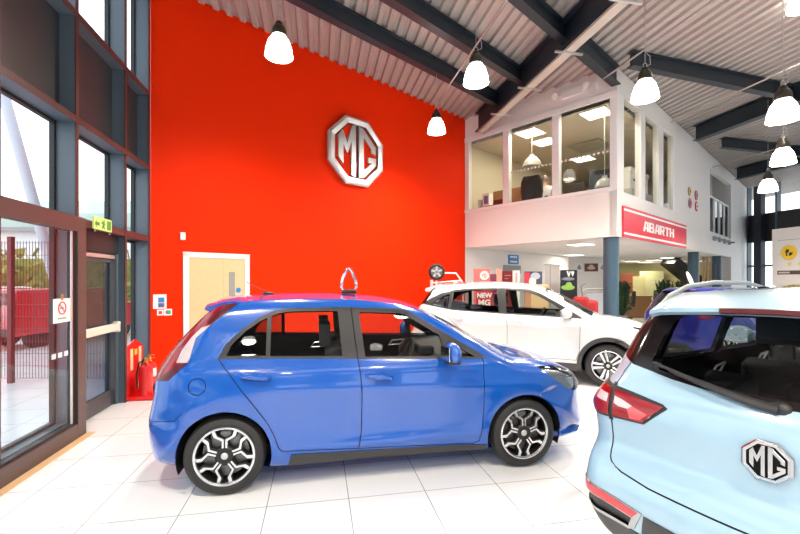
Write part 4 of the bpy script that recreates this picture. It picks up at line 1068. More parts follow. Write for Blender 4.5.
        for hx0, zh, par in ((.20, 1.0, rd), (1.20, .985, fd)):
            y0 = wy(hx0, zh)
            h = MB(); h.tube([(hx0-.105, y0, zh+.012), (hx0-.085, y0+sg*.03, zh+.014), (hx0, y0+sg*.038, zh+.008), (hx0+.085, y0+sg*.03, zh), (hx0+.105, y0, zh-.004)], [.014, .018, .019, .018, .014], 10)
            h.build('door_handle', paint, par)
        m = MB(); m.ball((0, 0, 0), 1, (.09, .12, .085), 20)
        mo = m.build('door_mirror', paint, root, M=Matrix.Translation((2.0, sg*.985, 1.145)))
        m2 = MB(); m2.bar((.03, -sg*.03, -.05), (.05, -sg*.16, -.075), .06, .05); m2.build('mirror_base', M_black, mo, bevel=.012)
        m3 = MB(); m3.box(-.088, -.08, -.095, .095, -.055, .055); m3.build('mirror_glass', M_chrome, mo, bevel=.003)
        # one lamp per side out of band and corner faces
        def onside(ks, sg=sg):
            def t(k, g): return k in ks
            return t
        hl = sh.mesh('headlight', [(S(('headlight',)), M_lens, .003)], root)
        sh.mesh('lamp_bowl', [(S(('headlight',)), M_silver, -.03)], hl)
        if not rear_detail: continue
        rl = MB()
        pts = [(-.36, sg*.60, 1.52), (-.24, sg*.605, 1.572), (0, sg*.61, 1.625), (.4, sg*.61, 1.65), (1.0, sg*.61, 1.645), (1.35, sg*.60, 1.60), (1.5, sg*.59, 1.535)]
        rl.tube(pts, [.010, .014, .015, .015, .015, .014, .010], 10)
        for x, z in ((.45, 1.60), (.5, 1.60)): rl.bar((x, sg*.61, z-.01), (x, sg*.61, z+.05), .06, .03)
        rl.build('roof_rail', mat('rail_grey', (.30, .33, .34), .35, metal=.6), root)
    # lamps: split the band faces by side
    for sg in (1, -1):
        sh.mesh('tail_light', [(P('tail_red'), M_redlens, .006), (P('tail_edge'), M_black, .003), (P('tail_pink'), mat('pink_lens', (.62, .06, .07), .15, coat=1), .006), (P('tail_white'), M_whitelens, .007)], root, sg)
        sh.mesh('rear_reflector', [(P('reflector'), mat('bright_red_reflector', (.50, .02, .03), .2, coat=.6), .006)], root, sg)
    sh.mesh('windscreen', [(P('windscreen'), M_carglass, -.004)], root)
    rwn = sh.mesh('rear_window', [(P('rear_trim'), mat('black_glass_edge', (.010, .007, .007), .12, spec=.3), .001), (P('rear_window'), M_darkglass if rear_detail else M_darkglass, -.003)], root)
    sh.mesh('grille', [(P('grille'), M_black, -.02)], root)
    if rear_detail: sh.mesh('roof_glass', [(P('roof_glass'), mat('black_roof_glass', (.008, .007, .008), .06, coat=1), .003)], root)
    # roof spoiler with a long brake light
    s = MB(); prof = [(-.16, 1.575), (-.30, 1.585), (-.46, 1.545), (-.575, 1.502), (-.582, 1.482), (-.555, 1.466), (-.44, 1.475), (-.34, 1.50), (-.25, 1.53)]
    n = 21; o = len(s.v); k = len(prof)
    for i in range(n):
        q = -1+2*i/(n-1); w = .60
        dip = .0
        s.v += [Vector((x+(.075*abs(q)**3 if x < -.2 else 0), q*w*(1.0 if x > -.3 else .99), z+.035*(1-q*q)-(.01 if abs(q) > .97 else 0))) for x, z in prof]
    for i in range(n-1):
        for j in range(k): s.f.append([o+i*k+j, o+(i+1)*k+j, o+(i+1)*k+(j+1) % k, o+i*k+(j+1) % k]); s.m.append(0)
    s.f += [[o+j for j in range(k)], [o+(n-1)*k+j for j in range(k)]]; s.m += [0, 0]
    s.build('roof_spoiler', paint, root, angle=35)
    bl = MB(); pts = []
    for i in range(13):
        q = -.40+.80*i/12; pts.append((-.5815+.075*abs(q)**3, q*.594, 1.492+.035*(1-q*q)))
    v = []
    for x, y, z in pts: v += [(x-.004, y, z+.007), (x-.006, y, z-.014), (x+.02, y, z-.022), (x+.02, y, z+.012)]
    f = []
    for i in range(12):
        for j in range(4): f.append((i*4+j, (i+1)*4+j, (i+1)*4+(j+1) % 4, i*4+(j+1) % 4))
    f += [(0, 1, 2, 3), (48, 49, 50, 51)]
    bl.add(v, f); bl.build('brake_light', M_redlens2, root)
    w = MB(); w.ball((-.70, -.02, 1.125), .04, (.9, 1.2, .9)); w.tube([(-.73, -.02, 1.13), (-.735, .06, 1.142), (-.725, .16, 1.16), (-.655, .42, 1.205)], [.022, .022, .018, .010], 8)
    w.tube([(-.68, .30, 1.185), (-.615, .52, 1.225)], .009, 6)
    w.build('rear_wiper', M_black, root)
    w = MB(); w.tube([(2.42, -.45, 1.08), (2.34, -.1, 1.14), (2.26, .25, 1.2)], .010, 6); w.tube([(2.42, .1, 1.08), (2.34, .35, 1.13), (2.26, .56, 1.16)], .010, 6); w.build('windscreen_wipers', M_black, root)
    w = MB(); w.box(2.40, 2.52, -.60, .60, 1.025, 1.055); w.build('scuttle_panel', M_black, root, bevel=.01)
    fn = MB(); fn.prism([(0, 0), (.16, 0), (.02, .055)], -.02, .02, 0, Matrix(((1, 0, 0, -.12), (0, 0, 1, 0), (0, 1, 0, 1.605), (0, 0, 0, 1)))); fn.build('roof_aerial', paint, root, bevel=.008)
    # badge on the tailgate
    xb = -.705-.082
    Mb = Matrix(((0, 0, -1, xb), (-1, 0, 0, 0), (0, 1, 0, .93), (0, 0, 0, 1)))
    emblem('badge', root, .062 if not rear_detail else .082, Mb, mat('badge_chrome', (.42, .42, .44), .22, metal=1), M_badgeground, M_badgeground, .016)
    car_common(root, sp, sh, paint)
    for wx in (0, sp['wb']):
        for sg in (-1, 1): wheel(root, wx, sg*.775, .338, sg, .338, .205, .235, 'five', 90+20)
    return root
M_badgeground = mat('badge_ground', (.006, .006, .006), .6, spec=.1)
M_icepaint = mat('ice_blue_paint', (.27, .41, .515), .28, coat=1)
M_whitepaint = mat('white_car_paint', (.70, .70, .685), .25, coat=1)
fa = R(33); fw = Vector((math.cos(fa), math.sin(fa), 0))
ice = build_suv('suv_car', 'pale ice-blue SUV in the foreground, rear end and tailgate badge towards us', Vector((1.486, 1.68, 0))+fw*.79, fa, M_icepaint, True)
wa = R(-23); wf = Vector((math.cos(wa), math.sin(wa), 0)); wl = Vector((-wf.y, wf.x, 0))
white = build_suv('suv_car', 'white SUV parked behind the blue hatchback, nose to the right', Vector((3.23, 6.44, 0))-wf*2.60+wl*.87, wa, M_whitepaint, False)

# ------------------------------------------------------------------ things on the red wall
RW = uprightM(RC, B1)
def t_at(px): return v_at(px, RC, B1)
def z_at(px, py, P=RC, D=B1):
    p = P + D*v_at(px, P, D); return H+p.y*(HY-py)/F
def plate(name, label, cat, M, x0, x1, z0, z1, m, th=.02, group=None, bevel=.003, off=0):
    b = MB(); b.box(x0, x1, z0, z1, off, off+th); o = b.build(name, m, M=M, bevel=bevel); return tag(o, label, cat, group) if label else o
def sub(name, par, M, boxes, m, z0, z1):
    b = MB()
    for x0, x1, y0, y1 in boxes: b.box(x0, x1, y0, y1, z0, z1)
    return b.build(name, m, par, M=M, smooth=False)
# big octagon emblem
ta, tb = t_at(326), t_at(380.2); tm = (ta+tb)/2; sgn = thing('octagon_sign', 'large brushed silver octagon emblem with two letters, high on the red wall', 'sign')
emblem('emblem', sgn, (tb-ta)/2, RW @ Matrix.Translation((tm, z_at(353, 152.5), .03)), M_silver, M_red, mat('dark_red_line', (.16, .01, .01), .5), .10)
b = MB(); 
for x, y in ((-.3, .3), (.3, .3), (-.3, -.3), (.3, -.3)): b.cyl((x, y, -.035), (x, y, .02), .02)
b.build('sign_standoff', M_steel, sgn, M=RW @ Matrix.Translation((tm, z_at(353, 152.5), .03)))
# beech door
d0, d1 = t_at(183), t_at(249); zt = z_at(184, 252)
b = MB(); b.box(d0, d0+.085, 0, zt, 0, .035); b.box(d1-.085, d1, 0, zt, 0, .035); b.box(d0, d1, zt-.085, zt, 0, .035)
dr = struct(b.build('door_3', M_whitegloss, M=RW, bevel=.004), 'beech door in a white frame set into the red wall', 'door')
b = MB(); b.box(d0+.085, d1-.085, .01, zt-.085, 0, .018); lf = b.build('door_leaf', M_door, dr, M=RW, smooth=False)
sub('leaf_joint', dr, RW, [(d0+.085+.60*(d1-d0-.17)-.002, d0+.085+.60*(d1-d0-.17), .01, zt-.09)], M_wood, .017, .019)
x0, x1 = t_at(228.5), t_at(234.5)
sub('vision_panel', dr, RW, [(x0, x1, 1.05, z_at(231, 272))], mat('dim_glass_panel', (.30, .30, .28), .1), .017, .022)
sub('door_handle', dr, RW, [(d1-.16, d1-.125, .95, 1.15)], M_chrome, .018, .03)
b = MB(); b.cyl((d1-.20, z_at(240, 290), .018), (d1-.20, z_at(240, 290), .022), .045, n=20); b.build('round_notice', M_blue, dr, M=RW)
sub('door_plate', dr, RW, [(d1-.24, d1-.16, z_at(240, 299), z_at(240, 294))], M_silver, .018, .022)
plate('wall_sensor', 'small white box sensor on the red wall above the beech door', 'sensor', RW, t_at(179.6), t_at(184.8), z_at(182, 240), z_at(182, 232.5), M_whitegloss, .05, bevel=.008)
n1 = plate('notice', 'large white fire action notice with blue heading on the red wall', 'notice', RW, t_at(153), t_at(166.5), z_at(154, 309), z_at(154, 294.5), M_paper, .006, bevel=0)
x0, x1 = t_at(153), t_at(166.5); z0, z1 = z_at(154, 309), z_at(154, 294.5)
sub('blue_heading', n1, RW, [(x0+.07, x1-.03, z1-.13, z1-.05), (x0+.07, x1-.05, z1-.20, z1-.15)], M_blue, .0065, .0075)
sub('red_block', n1, RW, [(x0+.07, x1-.03, z0+.02, z0+.09)], mat('brown_red_print', (.45, .10, .12), .5), .0065, .0075)
n2 = plate('notice', 'small white notice with red symbols, lower left below the fire notice', 'notice', RW, t_at(157), t_at(163.5), z_at(158, 315.5), z_at(158, 309.8), M_paper, .006, bevel=0)
x0, x1 = t_at(157), t_at(163.5); z0, z1 = z_at(158, 315.5), z_at(158, 309.8)
sub('red_symbol', n2, RW, [(x0+.02, x0+.05, z0+.02, z1-.02), (x1-.05, x1-.02, z0+.02, z1-.02)], M_redprint, .0065, .0075)
n3 = plate('notice', 'small cream notice with green symbol, lower right below the fire notice', 'notice', RW, t_at(164), t_at(172), z_at(165, 315.5), z_at(165, 309), M_paper, .006, bevel=0)
x0, x1 = t_at(164), t_at(172); z0, z1 = z_at(165, 315.5), z_at(165, 309)
sub('green_symbol', n3, RW, [(x1-.08, x1-.02, z0+.02, z1-.02)], M_greenprint, .0065, .0075); sub('red_symbol', n3, RW, [(x0+.02, x0+.055, z0+.03, z1-.03)], M_redprint, .0065, .0075)
# exit sign along the lobby top
def w_on(px, d):    # distance along the glazed wall for a picture column
    k = (px-HX)/F; P = left_plane(0, d); return (k*P.y-P.x)/(A1.x-k*A1.y)
d_ = -.14; P0 = left_plane(0, d_); EM = uprightM(P0, A1)
ex0, ex1 = w_on(94, d_), w_on(112, d_); ez = H+(P0+A1*ex0).y*(HY-228.5)/F
EM = EM
ex = thing('exit_sign', 'green and cream running-man exit sign above the exit door', 'sign')
b = MB(); b.box(ex0, ex1, ez, ez+.145, -.02, 0); b.build('sign_board', M_exit, ex, M=EM, bevel=.004)
b = MB(); L = ex1-ex0
b.prism([(ex0+.05*L, ez+.065), (ex0+.12*L, ez+.11), (ex0+.12*L, ez+.083), (ex0+.28*L, ez+.083), (ex0+.28*L, ez+.047), (ex0+.12*L, ez+.047), (ex0+.12*L, ez+.02)], .0005, .003)
b.prism([(ex0+.42*L, ez+.03), (ex0+.48*L, ez+.07), (ex0+.40*L, ez+.08), (ex0+.41*L, ez+.10), (ex0+.55*L, ez+.10), (ex0+.60*L, ez+.07), (ex0+.54*L, ez+.06), (ex0+.56*L, ez+.02), (ex0+.52*L, ez+.02), (ex0+.50*L, ez+.05), (ex0+.45*L, ez+.02)], .0005, .003)
b.cyl((ex0+.53*L, ez+.115, .0005), (ex0+.53*L, ez+.115, .003), .013)
b.box(ex0+.72*L, ex0+.92*L, ez+.02, ez+.125, .0005, .003)
b.build('running_man', mat('exit_green', (.06, .30, .05), .5), ex, M=EM, smooth=False)
b = MB(); b.box(ex0+.03, ex0+.05, ez-.03, ez, -.016, -.004); b.box(ex1-.05, ex1-.03, ez-.03, ez, -.016, -.004); b.build('bracket', M_grey, ex, M=EM)
# no smoking paper on the sliding glass
d_ = -.068; P0 = left_plane(0, d_); NM = uprightM(P0, A1)
nx0, nx1 = w_on(53, d_), w_on(70, d_); zc = H+(P0+A1*((nx0+nx1)/2)).y*(HY-311)/F
ns = plate('no_smoking_notice', 'white paper no-smoking notice stuck on the sliding glass door', 'notice', NM, nx0, nx1, zc-.115, zc+.125, M_paper, .002, bevel=0)
b = MB(); cx, cz, rr = (nx0+nx1)/2, zc+.03, .06
ring = [(cx+rr*math.cos(a), cz+rr*math.sin(a), .003) for a in np.linspace(0, 2*PI, 24, endpoint=False)]
b.tube(ring, .006, 6, 0, True); b.bar((cx-.042, cz+.042, .003), (cx+.042, cz-.042, .003), .01, .004, up=(0, 0, 1)); b.build('prohibition_ring', M_redprint, ns, M=NM)
b = MB(); b.box(cx-.035, cx+.03, cz-.008, cz+.008, .002, .003); b.box((nx0+nx1)/2-.07, (nx0+nx1)/2+.07, zc-.08, zc-.065, .002, .003); b.build('printed_cigarette', M_grey, ns, M=NM, smooth=False)
b = MB(); b.box(cx-.02, cx+.02, zc+.11, zc+.17, .002, .004); b.build('tape', M_wood, ns, M=NM, smooth=False)
b = MB()
for k in range(3): b.box(nx0-.02+.1*k, nx0+.045+.1*k, 0, .05, 0, .002)
st_ = b.build('sticker', mat('frosted_sticker', (.75, .76, .78), .6), M=uprightM(left_plane(0, -.067, .9), A1), smooth=False); tag(st_, 'row of three small frosted squares stuck on the sliding glass below the no-smoking notice', 'sticker')

# ------------------------------------------------------------------ fire extinguisher point
ep = at_floor(124, 402); EX = frameM((ep.x, ep.y, 0), A1)   # x along wall towards the red wall, y outwards (left)
es = thing('extinguisher_stand', 'red plastic fire extinguisher stand on the floor in the corner by the exit door', 'fire point')
b = MB(); b.box(.0, .66, -.42, .0, 0, .05); b.build('base', M_redgloss, es, M=EX, bevel=.02)
b = MB(); b.prism([(.0, .05), (.56, .05), (.56, .70), (.30, .82), (.0, .74)], -.03, .0, 0, Matrix(((1, 0, 0, 0), (0, 0, 1, 0), (0, 1, 0, 0), (0, 0, 0, 1)))); b.build('back_panel', M_redgloss, es, M=EX, bevel=.008)
for x0, x1 in ((.12, .20), (.40, .48)):
    b = MB(); b.box(x0, x1, -.034, -.03, .40, .70); b.build('instruction_label', mat('cream_label', (.80, .66, .40), .5), es, M=EX, smooth=False)
b = MB(); b.box(.26, .34, -.034, -.03, .60, .68); b.build('flame_symbol', M_yellow, es, M=EX, smooth=False)
def extinguisher(label, x, y, r, h, band, base):
    t = thing('fire_extinguisher', label, 'fire extinguisher', EX @ Vector((x, y, .05)), 0, None)
    b = MB(); b.lathe([(.001, .0), (r*.92, .0), (r, .02), (r, h*.78), (r*.85, h*.88), (r*.4, h*.94), (r*.3, h)], 28); b.build('cylinder', M_redgloss, t)
    b = MB(); b.cyl((0, 0, h), (0, 0, h+.06), .022); b.bar((-.01, .0, h+.06), (.10, -.06, h+.075), .02, .012); b.bar((-.01, 0, h+.035), (.10, -.05, h+.03), .018, .010); b.build('valve', M_brass, t)
    b = MB(); b.tube([(-.02, 0, h+.03), (-.07, -.05, h), (-r-.015, -.06, h*.6), (-r-.012, -.05, h*.25)], .011, 8); b.build('hose', M_black, t)
    b = MB(); b.lathe([(r+.002, h*.45), (r+.002, h*.72)], 28); b.build('label_band', band, t)
    b = MB(); b.lathe([(r+.004, .0), (r+.004, base), (r*.5, base)], 28); b.build('foot_ring', M_black if base > .06 else M_redgloss, t)
extinguisher('slim red fire extinguisher with brass valve, nearer the exit door', .15, -.22, .085, .46, M_redgloss, .03)
extinguisher('red fire extinguisher with a white label and black foot, nearer the red wall', .44, -.16, .088, .45, M_paper, .09)

# ------------------------------------------------------------------ lamps
lamps = []
def pendant(px, py, size, label, z=None, group=None, P=None, top=None):
    if P is None:
        Y = .40*F/size; P = Vector(((px-HX)/F*Y, Y, H+Y*(HY-py)/F))
    t = thing('pendant_lamp', label, 'lamp', (P.x, P.y, P.z), 0, group)
    b = MB(); b.lathe([(.095, .10), (.105, .075), (.15, .01), (.185, -.10), (.20, -.20), (.203, -.215), (.196, -.215), (.18, -.10), (.145, .005)], 40)
    b.lathe([(.15, .008), (.001, .03)], 40)
    b.build('glass_shade', M_lampglow, t); t.scale = (.92, .92, .92)
    b = MB(); b.lathe([(.001, .30), (.035, .30), (.05, .28), (.062, .24), (.07, .235), (.098, .19), (.112, .10), (.106, .085), (.09, .09)], 32); b.build('lamp_housing', M_lampcap, t)
    tz = (roof_z(P)-.10-P.z)/.92
    b = MB(); ring = [(.03*math.cos(a), 0, .33+.04*math.sin(a)) for a in np.linspace(0, 2*PI, 16, endpoint=False)]; b.tube(ring, .007, 6, 0, True); b.cyl((0, 0, .29), (0, 0, .31), .02)
    b.cyl((0, 0, .37), (0, 0, tz), .006, n=6); b.tube([(.03, 0, .32), (.10, .02, .36), (.08, 0, .48), (.0, 0, .55)], .006, 6); b.build('hook_and_cord', M_wire, t)
    l = bpy.data.lights.new('lamp_light', 'SPOT'); l.energy = LAMP_W; l.spot_size = R(165); l.spot_blend = .9; l.shadow_soft_size = .16; l.color = (1, .90, .78)
    lo = bpy.data.objects.new('lamp_light', l); C.objects.link(lo); lo.parent = t; lo.location = (0, 0, -.16)
    return t
LAMP_W = 520
for px, py, s, lb in ((279, 42, 29.5, 'bright bell pendant lamp, first from the left, above the red wall'), (476, 70, 27, 'bright bell pendant lamp hanging before the cable tray, above the white car'), (436.5, 123, 19.4, 'smaller-looking far bell pendant lamp close to the red wall by the office'), (645, 86, 27, 'bell pendant lamp in front of the outer corner of the office box'), (783, 106, 29.5, 'largest-looking bell pendant lamp at the right picture edge'), (783, 153, 22, 'bell pendant lamp below and behind the largest one at the right'), (768, 183, 17, 'farthest bell pendant lamp, before the right glazing'), (802, -4, 25.5, 'bell pendant lamp cut by the top right picture corner')):
    pendant(px, py, s, lb)
for x, y in ((-1.6, 1.2), (1.6, .6), (-1.2, -2.6), (2.2, -3.0), (5.2, .2), (5.8, -3.2), (.2, -6.2), (7.6, 3.0)):  # unseen pendants, added to brighten the hall from behind the camera
    pendant(0, 0, 1, 'added bell pendant lamp to light the near part of the hall, outside the picture', P=Vector((x, y, 4.75)), group='added pendant lamps outside the picture')

# ------------------------------------------------------------------ red sign on the office side face
s0, s1 = v_at(621.5), v_at(684.5); zb0, zt0 = ZS+.0, ZS+.66
sign = thing('lettered_sign', 'long red sign with bold white capitals on the corner of the office box', 'sign')
SM = GM
b = MB(); b.box(s0, s1, zb0, zt0, .005, .05); b.build('sign_board', mat('crimson_sign', (.66, .022, .045), .35), sign, M=SM, bevel=.004)
sub('white_stripe', sign, SM, [(s0, s1, zb0+.055, zb0+.10)], M_paper, .05, .052); sub('white_stripe', sign, SM, [(s0, s1, zt0-.10, zt0-.055)], M_paper, .05, .052)
LET = {'A': [[(0, 0), (.20, 0), (.40, 1), (.22, 1)], [(.22, 1), (.72, 1), (.72, .82), (.27, .82)], [(.50, 0), (.72, 0), (.72, 1), (.50, 1)], [(.1, .24), (.55, .24), (.55, .42), (.12, .42)]],
       'B': [[(0, 0), (.22, 0), (.22, 1), (0, 1)], [(.2, .82), (.62, .82), (.62, 1), (.2, 1)], [(.2, .41), (.66, .41), (.66, .59), (.2, .59)], [(.2, 0), (.66, 0), (.66, .18), (.2, .18)], [(.48, .5), (.68, .55), (.68, .95), (.6, 1), (.48, 1)], [(.5, 0), (.66, 0), (.72, .06), (.72, .45), (.66, .5), (.5, .5)]],
       'R': [[(0, 0), (.22, 0), (.22, 1), (0, 1)], [(.2, .82), (.64, .82), (.64, 1), (.2, 1)], [(.2, .36), (.66, .36), (.66, .54), (.2, .54)], [(.50, .38), (.70, .45), (.70, .95), (.62, 1), (.50, 1)], [(.30, .45), (.50, .45), (.74, 0), (.50, 0)]],
       'T': [[(0, .80), (.72, .80), (.72, 1), (0, 1)], [(.25, 0), (.47, 0), (.47, .82), (.25, .82)]],
       'H': [[(0, 0), (.22, 0), (.22, 1), (0, 1)], [(.50, 0), (.72, 0), (.72, 1), (.50, 1)], [(.2, .40), (.52, .40), (.52, .60), (.2, .60)]]}
l0, l1 = v_at(640.8), v_at(671.8); word = 'ABARTH'; lw = (l1-l0)/(len(word)-.06); hh = .235
b = MB()
for i, ch in enumerate(word):
    for P_ in LET[ch]: b.prism([(l0+lw*(i+.0)+x*lw/.80, zb0+.33-hh/2+y*hh*1.0) for x, y in P_], .05, .056)
b.build('lettering', M_paper, sign, M=SM, smooth=False)
# four round plaques
for k, (px, py, m1, m2, lb) in enumerate(((688.8, 191.5, M_yellow, M_grey, 'round yellow and grey plaque, upper left of four on the white wall'), (695.6, 195.5, M_grey, M_redprint, 'round grey and red plaque, upper right of four on the white wall'), (689.3, 203.3, M_redprint, M_grey, 'round red plaque, lower left of four on the white wall'), (696, 206.5, M_paper, M_redprint, 'round white and red plaque, lower right of four on the white wall'))):
    p = BC+B1*v_at(px); z = H+p.y*(HY-py)/F; x = v_at(px)
    b = MB(); b.cyl((x, z, .004), (x, z, .03), .15 if k != 0 else .13, n=28); o = tag(b.build('round_plaque', m2, M=GM, bevel=.004), lb, 'plaque')
    b = MB(); b.cyl((x, z, .03), (x, z, .04), .105, n=28); b.build('inner_disc', m1, o, M=GM); b = MB(); b.cyl((x, z, .04), (x, z, .045), .045, n=20); b.build('centre_disc', mat('dark_print', (.05, .04, .05), .5), o, M=GM)
# twin emergency spotlight on the gable strip
uu = u_at(573); b = MB(); b.box(uu-.24, uu+.24, 5.83, 6.0, 0, .05)
tw = tag(b.build('twin_spotlight', M_white, M=FM, bevel=.01), 'white twin-head emergency light on the gable strip over the office windows', 'emergency light')
for sx in (-.36, .36):
    b = MB(); b.cyl((uu+sx*.75, 5.92, .02), (uu+sx, 5.92, .09), .012); b.cyl((uu+sx, 5.92, .05), (uu+sx, 5.90, .16), .05, .075, 20); b.build('lamp_head', M_whitegloss, tw, M=FM)

# ------------------------------------------------------------------ upper office contents
def panel_light(name, label, M, x0, x1, y0, y1, watts, group=None):
    b = MB(); b.box(x0, x1, y0, y1, -.02, .0); o = tag(b.build(name, M_whitegloss, M=M, bevel=.003), label, 'ceiling light', group)
    b = MB(); b.box(x0+.03, x1-.03, y0+.03, y1-.03, -.026, -.02); b.build('diffuser', M_panelglow, o, M=M, smooth=False)
    l = bpy.data.lights.new('panel_light', 'AREA'); l.shape = 'RECTANGLE'; l.size = x1-x0-.06; l.size_y = y1-y0-.06; l.energy = watts; l.color = (1, .90, .72)
    lo = bpy.data.objects.new('panel_light', l); C.objects.link(lo); lo.parent = o; lo.matrix_basis = Matrix.Translation(((x0+x1)/2, (y0+y1)/2, -.035))
    return o
OI = frameM(OC, B2)    # local x = along the front, local y = along B1 (depth)
def deep(px, py, z):   # point seen at a picture position at height z, in office coordinates
    p = on_level(px, py, z) if z > H else Vector(((px-HX)/F*((H-z)*F/(py-HY)), (H-z)*F/(py-HY), z))
    q = p-OC; return q.dot(B2), q.dot(B1)
for px, py, lb in ((594, 112, 'lit ceiling panel in the office nearest the front glass'), (528, 132, 'lit ceiling panel seen through the middle office window, left one'), (545, 142, 'lit ceiling panel seen through the middle office window, right one'), (583, 159, 'lit ceiling panel deeper in the office behind the third window')):
    x, y = deep(px, py, 5.48); x = min(max(x, .5), LF-.6); y = min(max(y, .5), 8.2)
    panel_light('ceiling_light', lb, OI @ Matrix.Translation((0, 0, 5.495)), x-.3, x+.3, y-.3, y+.3, 26)
b = MB(); x, y = deep(590, 146, 5.48); b.box(x-.45, x+.45, y-.45, y+.45, 5.46, 5.49); b.box(x-.3, x+.3, y-.3, y+.3, 5.445, 5.46); tag(b.build('ceiling_vent', mat('vent_grey', (.42, .39, .31), .6), M=OI, bevel=.005), 'square air-conditioning cassette in the office ceiling', 'vent')
def at_depth(px, py, Y): return Vector(((px-HX)/F*Y, Y, H+Y*(HY-py)/F))
M_dome = mat('ribbed_lamp_glass', (.45, .45, .42), .25); M_dome.node_tree.nodes['Principled BSDF'].inputs['Alpha'].default_value = .6
for px, py, Y, sz, lb in ((532, 162, 11.0, .26, 'clear ribbed dome lamp hanging inside the middle office window'), (604.5, 183, 9.6, .22, 'clear ribbed dome lamp hanging low by the office corner')):
    p = at_depth(px, py, Y); t = thing('dome_lamp', lb, 'lamp', p)
    b = MB(); b.lathe([(sz*.25, sz*.55), (sz*.5, sz*.42), (sz*.85, 0), (sz, -sz*.5), (sz*.98, -sz*.52), (sz*.82, 0), (sz*.48, sz*.4)], 32); b.build('shade', M_dome, t)
    b = MB(); b.cyl((0, 0, sz*.5), (0, 0, sz*.75), sz*.26); b.cyl((0, 0, sz*.7), (0, 0, 5.48-p.z), .008); b.build('cord', M_grey, t)
def office_chair(label, p, rz):
    t = thing('office_chair', label, 'chair', p, rz)
    b = MB(); b.box(-.25, .25, -.24, .26, .44, .53); b.build('seat', M_seat, t, bevel=.03)
    b = MB(); b.add([(x, y, z) for z, w in ((.55, .24), (.8, .28), (1.05, .27), (1.22, .20)) for x, y in ((-w, -.26-.06*(z-.5)), (w, -.26-.06*(z-.5)), (w, -.34-.08*(z-.5)), (-w, -.34-.08*(z-.5)))], [(4*k+j, 4*k+(j+1) % 4, 4*k+4+(j+1) % 4, 4*k+4+j) for k in range(3) for j in range(4)]+[(3, 2, 1, 0), (12, 13, 14, 15)]); b.build('backrest', M_seat, t, bevel=.025)
    for s in (-1, 1):
        b = MB(); b.tube([(s*.27, .15, .5), (s*.31, .15, .70), (s*.31, -.15, .70), (s*.27, -.28, .62)], .02, 8); b.build('armrest', M_black, t)
    b = MB(); b.cyl((0, 0, .08), (0, 0, .45), .03); b.build('gas_column', M_grey, t)
    for k in range(5):
        a = R(72*k); b = MB(); b.bar((0, 0, .1), (.3*math.cos(a), .3*math.sin(a), .07), .04, .03); b.ball((.3*math.cos(a), .3*math.sin(a), .035), .033); b.build('foot', M_black, t)
    return t
pc = at_depth(536, 190, 10.75); pc.z = 3.10
cz_rot = math.atan2(-B2.y, -B2.x)
# the chair back turned to the front glass: sitter faces away, along -B2... towards the desk behind
fx_ = math.atan2(B1.y, B1.x)-PI/2
office_chair('black leather office chair with its back to the middle office window', pc, fx_+.2)
sc2 = at_depth(602.5, 178, 10.2); sc2.z = 3.1; office_chair('black office chair beside the dark column in the office', sc2, fx_+.3)
def figure(name, label, loc, rz, pts, edges, rad, parts, root):
    me = bpy.data.meshes.new(name); me.from_pydata(pts, edges, []); o = bpy.data.objects.new(name, me); C.objects.link(o)
    sk = o.modifiers.new('skin', 'SKIN'); sk.use_smooth_shade = True
    for i, r in enumerate(rad):
        me.skin_vertices[0].data[i].radius = r if isinstance(r, tuple) else (r, r); me.skin_vertices[0].data[i].use_root = (i == root)
    ss = o.modifiers.new('sub', 'SUBSURF'); ss.levels = 2; ss.render_levels = 2
    dg = bpy.context.evaluated_depsgraph_get(); m2 = bpy.data.meshes.new_from_object(o.evaluated_get(dg)); m2.name = name
    o.modifiers.clear(); o.data = m2
    m2.materials.clear()
    mats = []
    for p in m2.polygons:
        m = parts(p.center)
        if m not in mats: mats.append(m); m2.materials.append(m)
        p.material_index = mats.index(m); p.use_smooth = True
    o.location = loc; o.rotation_euler.z = rz
    return tag(o, label, 'person')
# seated figure: y forward, origin on floor under the pelvis
pts = [(0, 0, .56), (0, -.03, .75), (0, -.02, .97), (0, 0, 1.08), (0, .02, 1.16), (0, .035, 1.27), (0, .03, 1.36),
       (.17, -.01, 1.0), (.25, .03, .80), (.20, .26, .74), (.18, .34, .74), (-.17, -.01, 1.0), (-.25, .03, .80), (-.20, .26, .74), (-.18, .34, .74),
       (.10, .02, .55), (.13, .44, .55), (.13, .46, .12), (.13, .58, .05), (-.10, .02, .55), (-.13, .44, .55), (-.13, .46, .12), (-.13, .58, .05)]
ed = [(0, 1), (1, 2), (2, 3), (3, 4), (4, 5), (5, 6), (2, 7), (7, 8), (8, 9), (9, 10), (2, 11), (11, 12), (12, 13), (13, 14), (0, 15), (15, 16), (16, 17), (17, 18), (0, 19), (19, 20), (20, 21), (21, 22)]
rad = [(.16, .13), (.155, .12), (.16, .11), (.065, .065), (.065, .07), (.078, .095), (.055, .07), .062, .05, .038, .034, .062, .05, .038, .034, .09, .07, .05, .04, .09, .07, .05, .04]
for hx_, hy_, sg in ((10, .18, 1), (14, -.18, -1)):
    bx = pts[hx_]
    for k, (dx, ln) in enumerate(((-.026, .07), (-.009, .085), (.009, .082), (.026, .065))):
        i = len(pts); pts += [(bx[0]+dx, bx[1]+.045, .738), (bx[0]+dx*1.2, bx[1]+.045+ln*.6, .735), (bx[0]+dx*1.2, bx[1]+.045+ln, .728)]; ed += [(hx_, i), (i, i+1), (i+1, i+2)]; rad += [.011, .010, .008]
    i = len(pts); pts += [(bx[0]-sg*.04, bx[1]+.02, .738), (bx[0]-sg*.06, bx[1]+.05, .734)]; ed += [(hx_, i), (i, i+1)]; rad += [.012, .010]
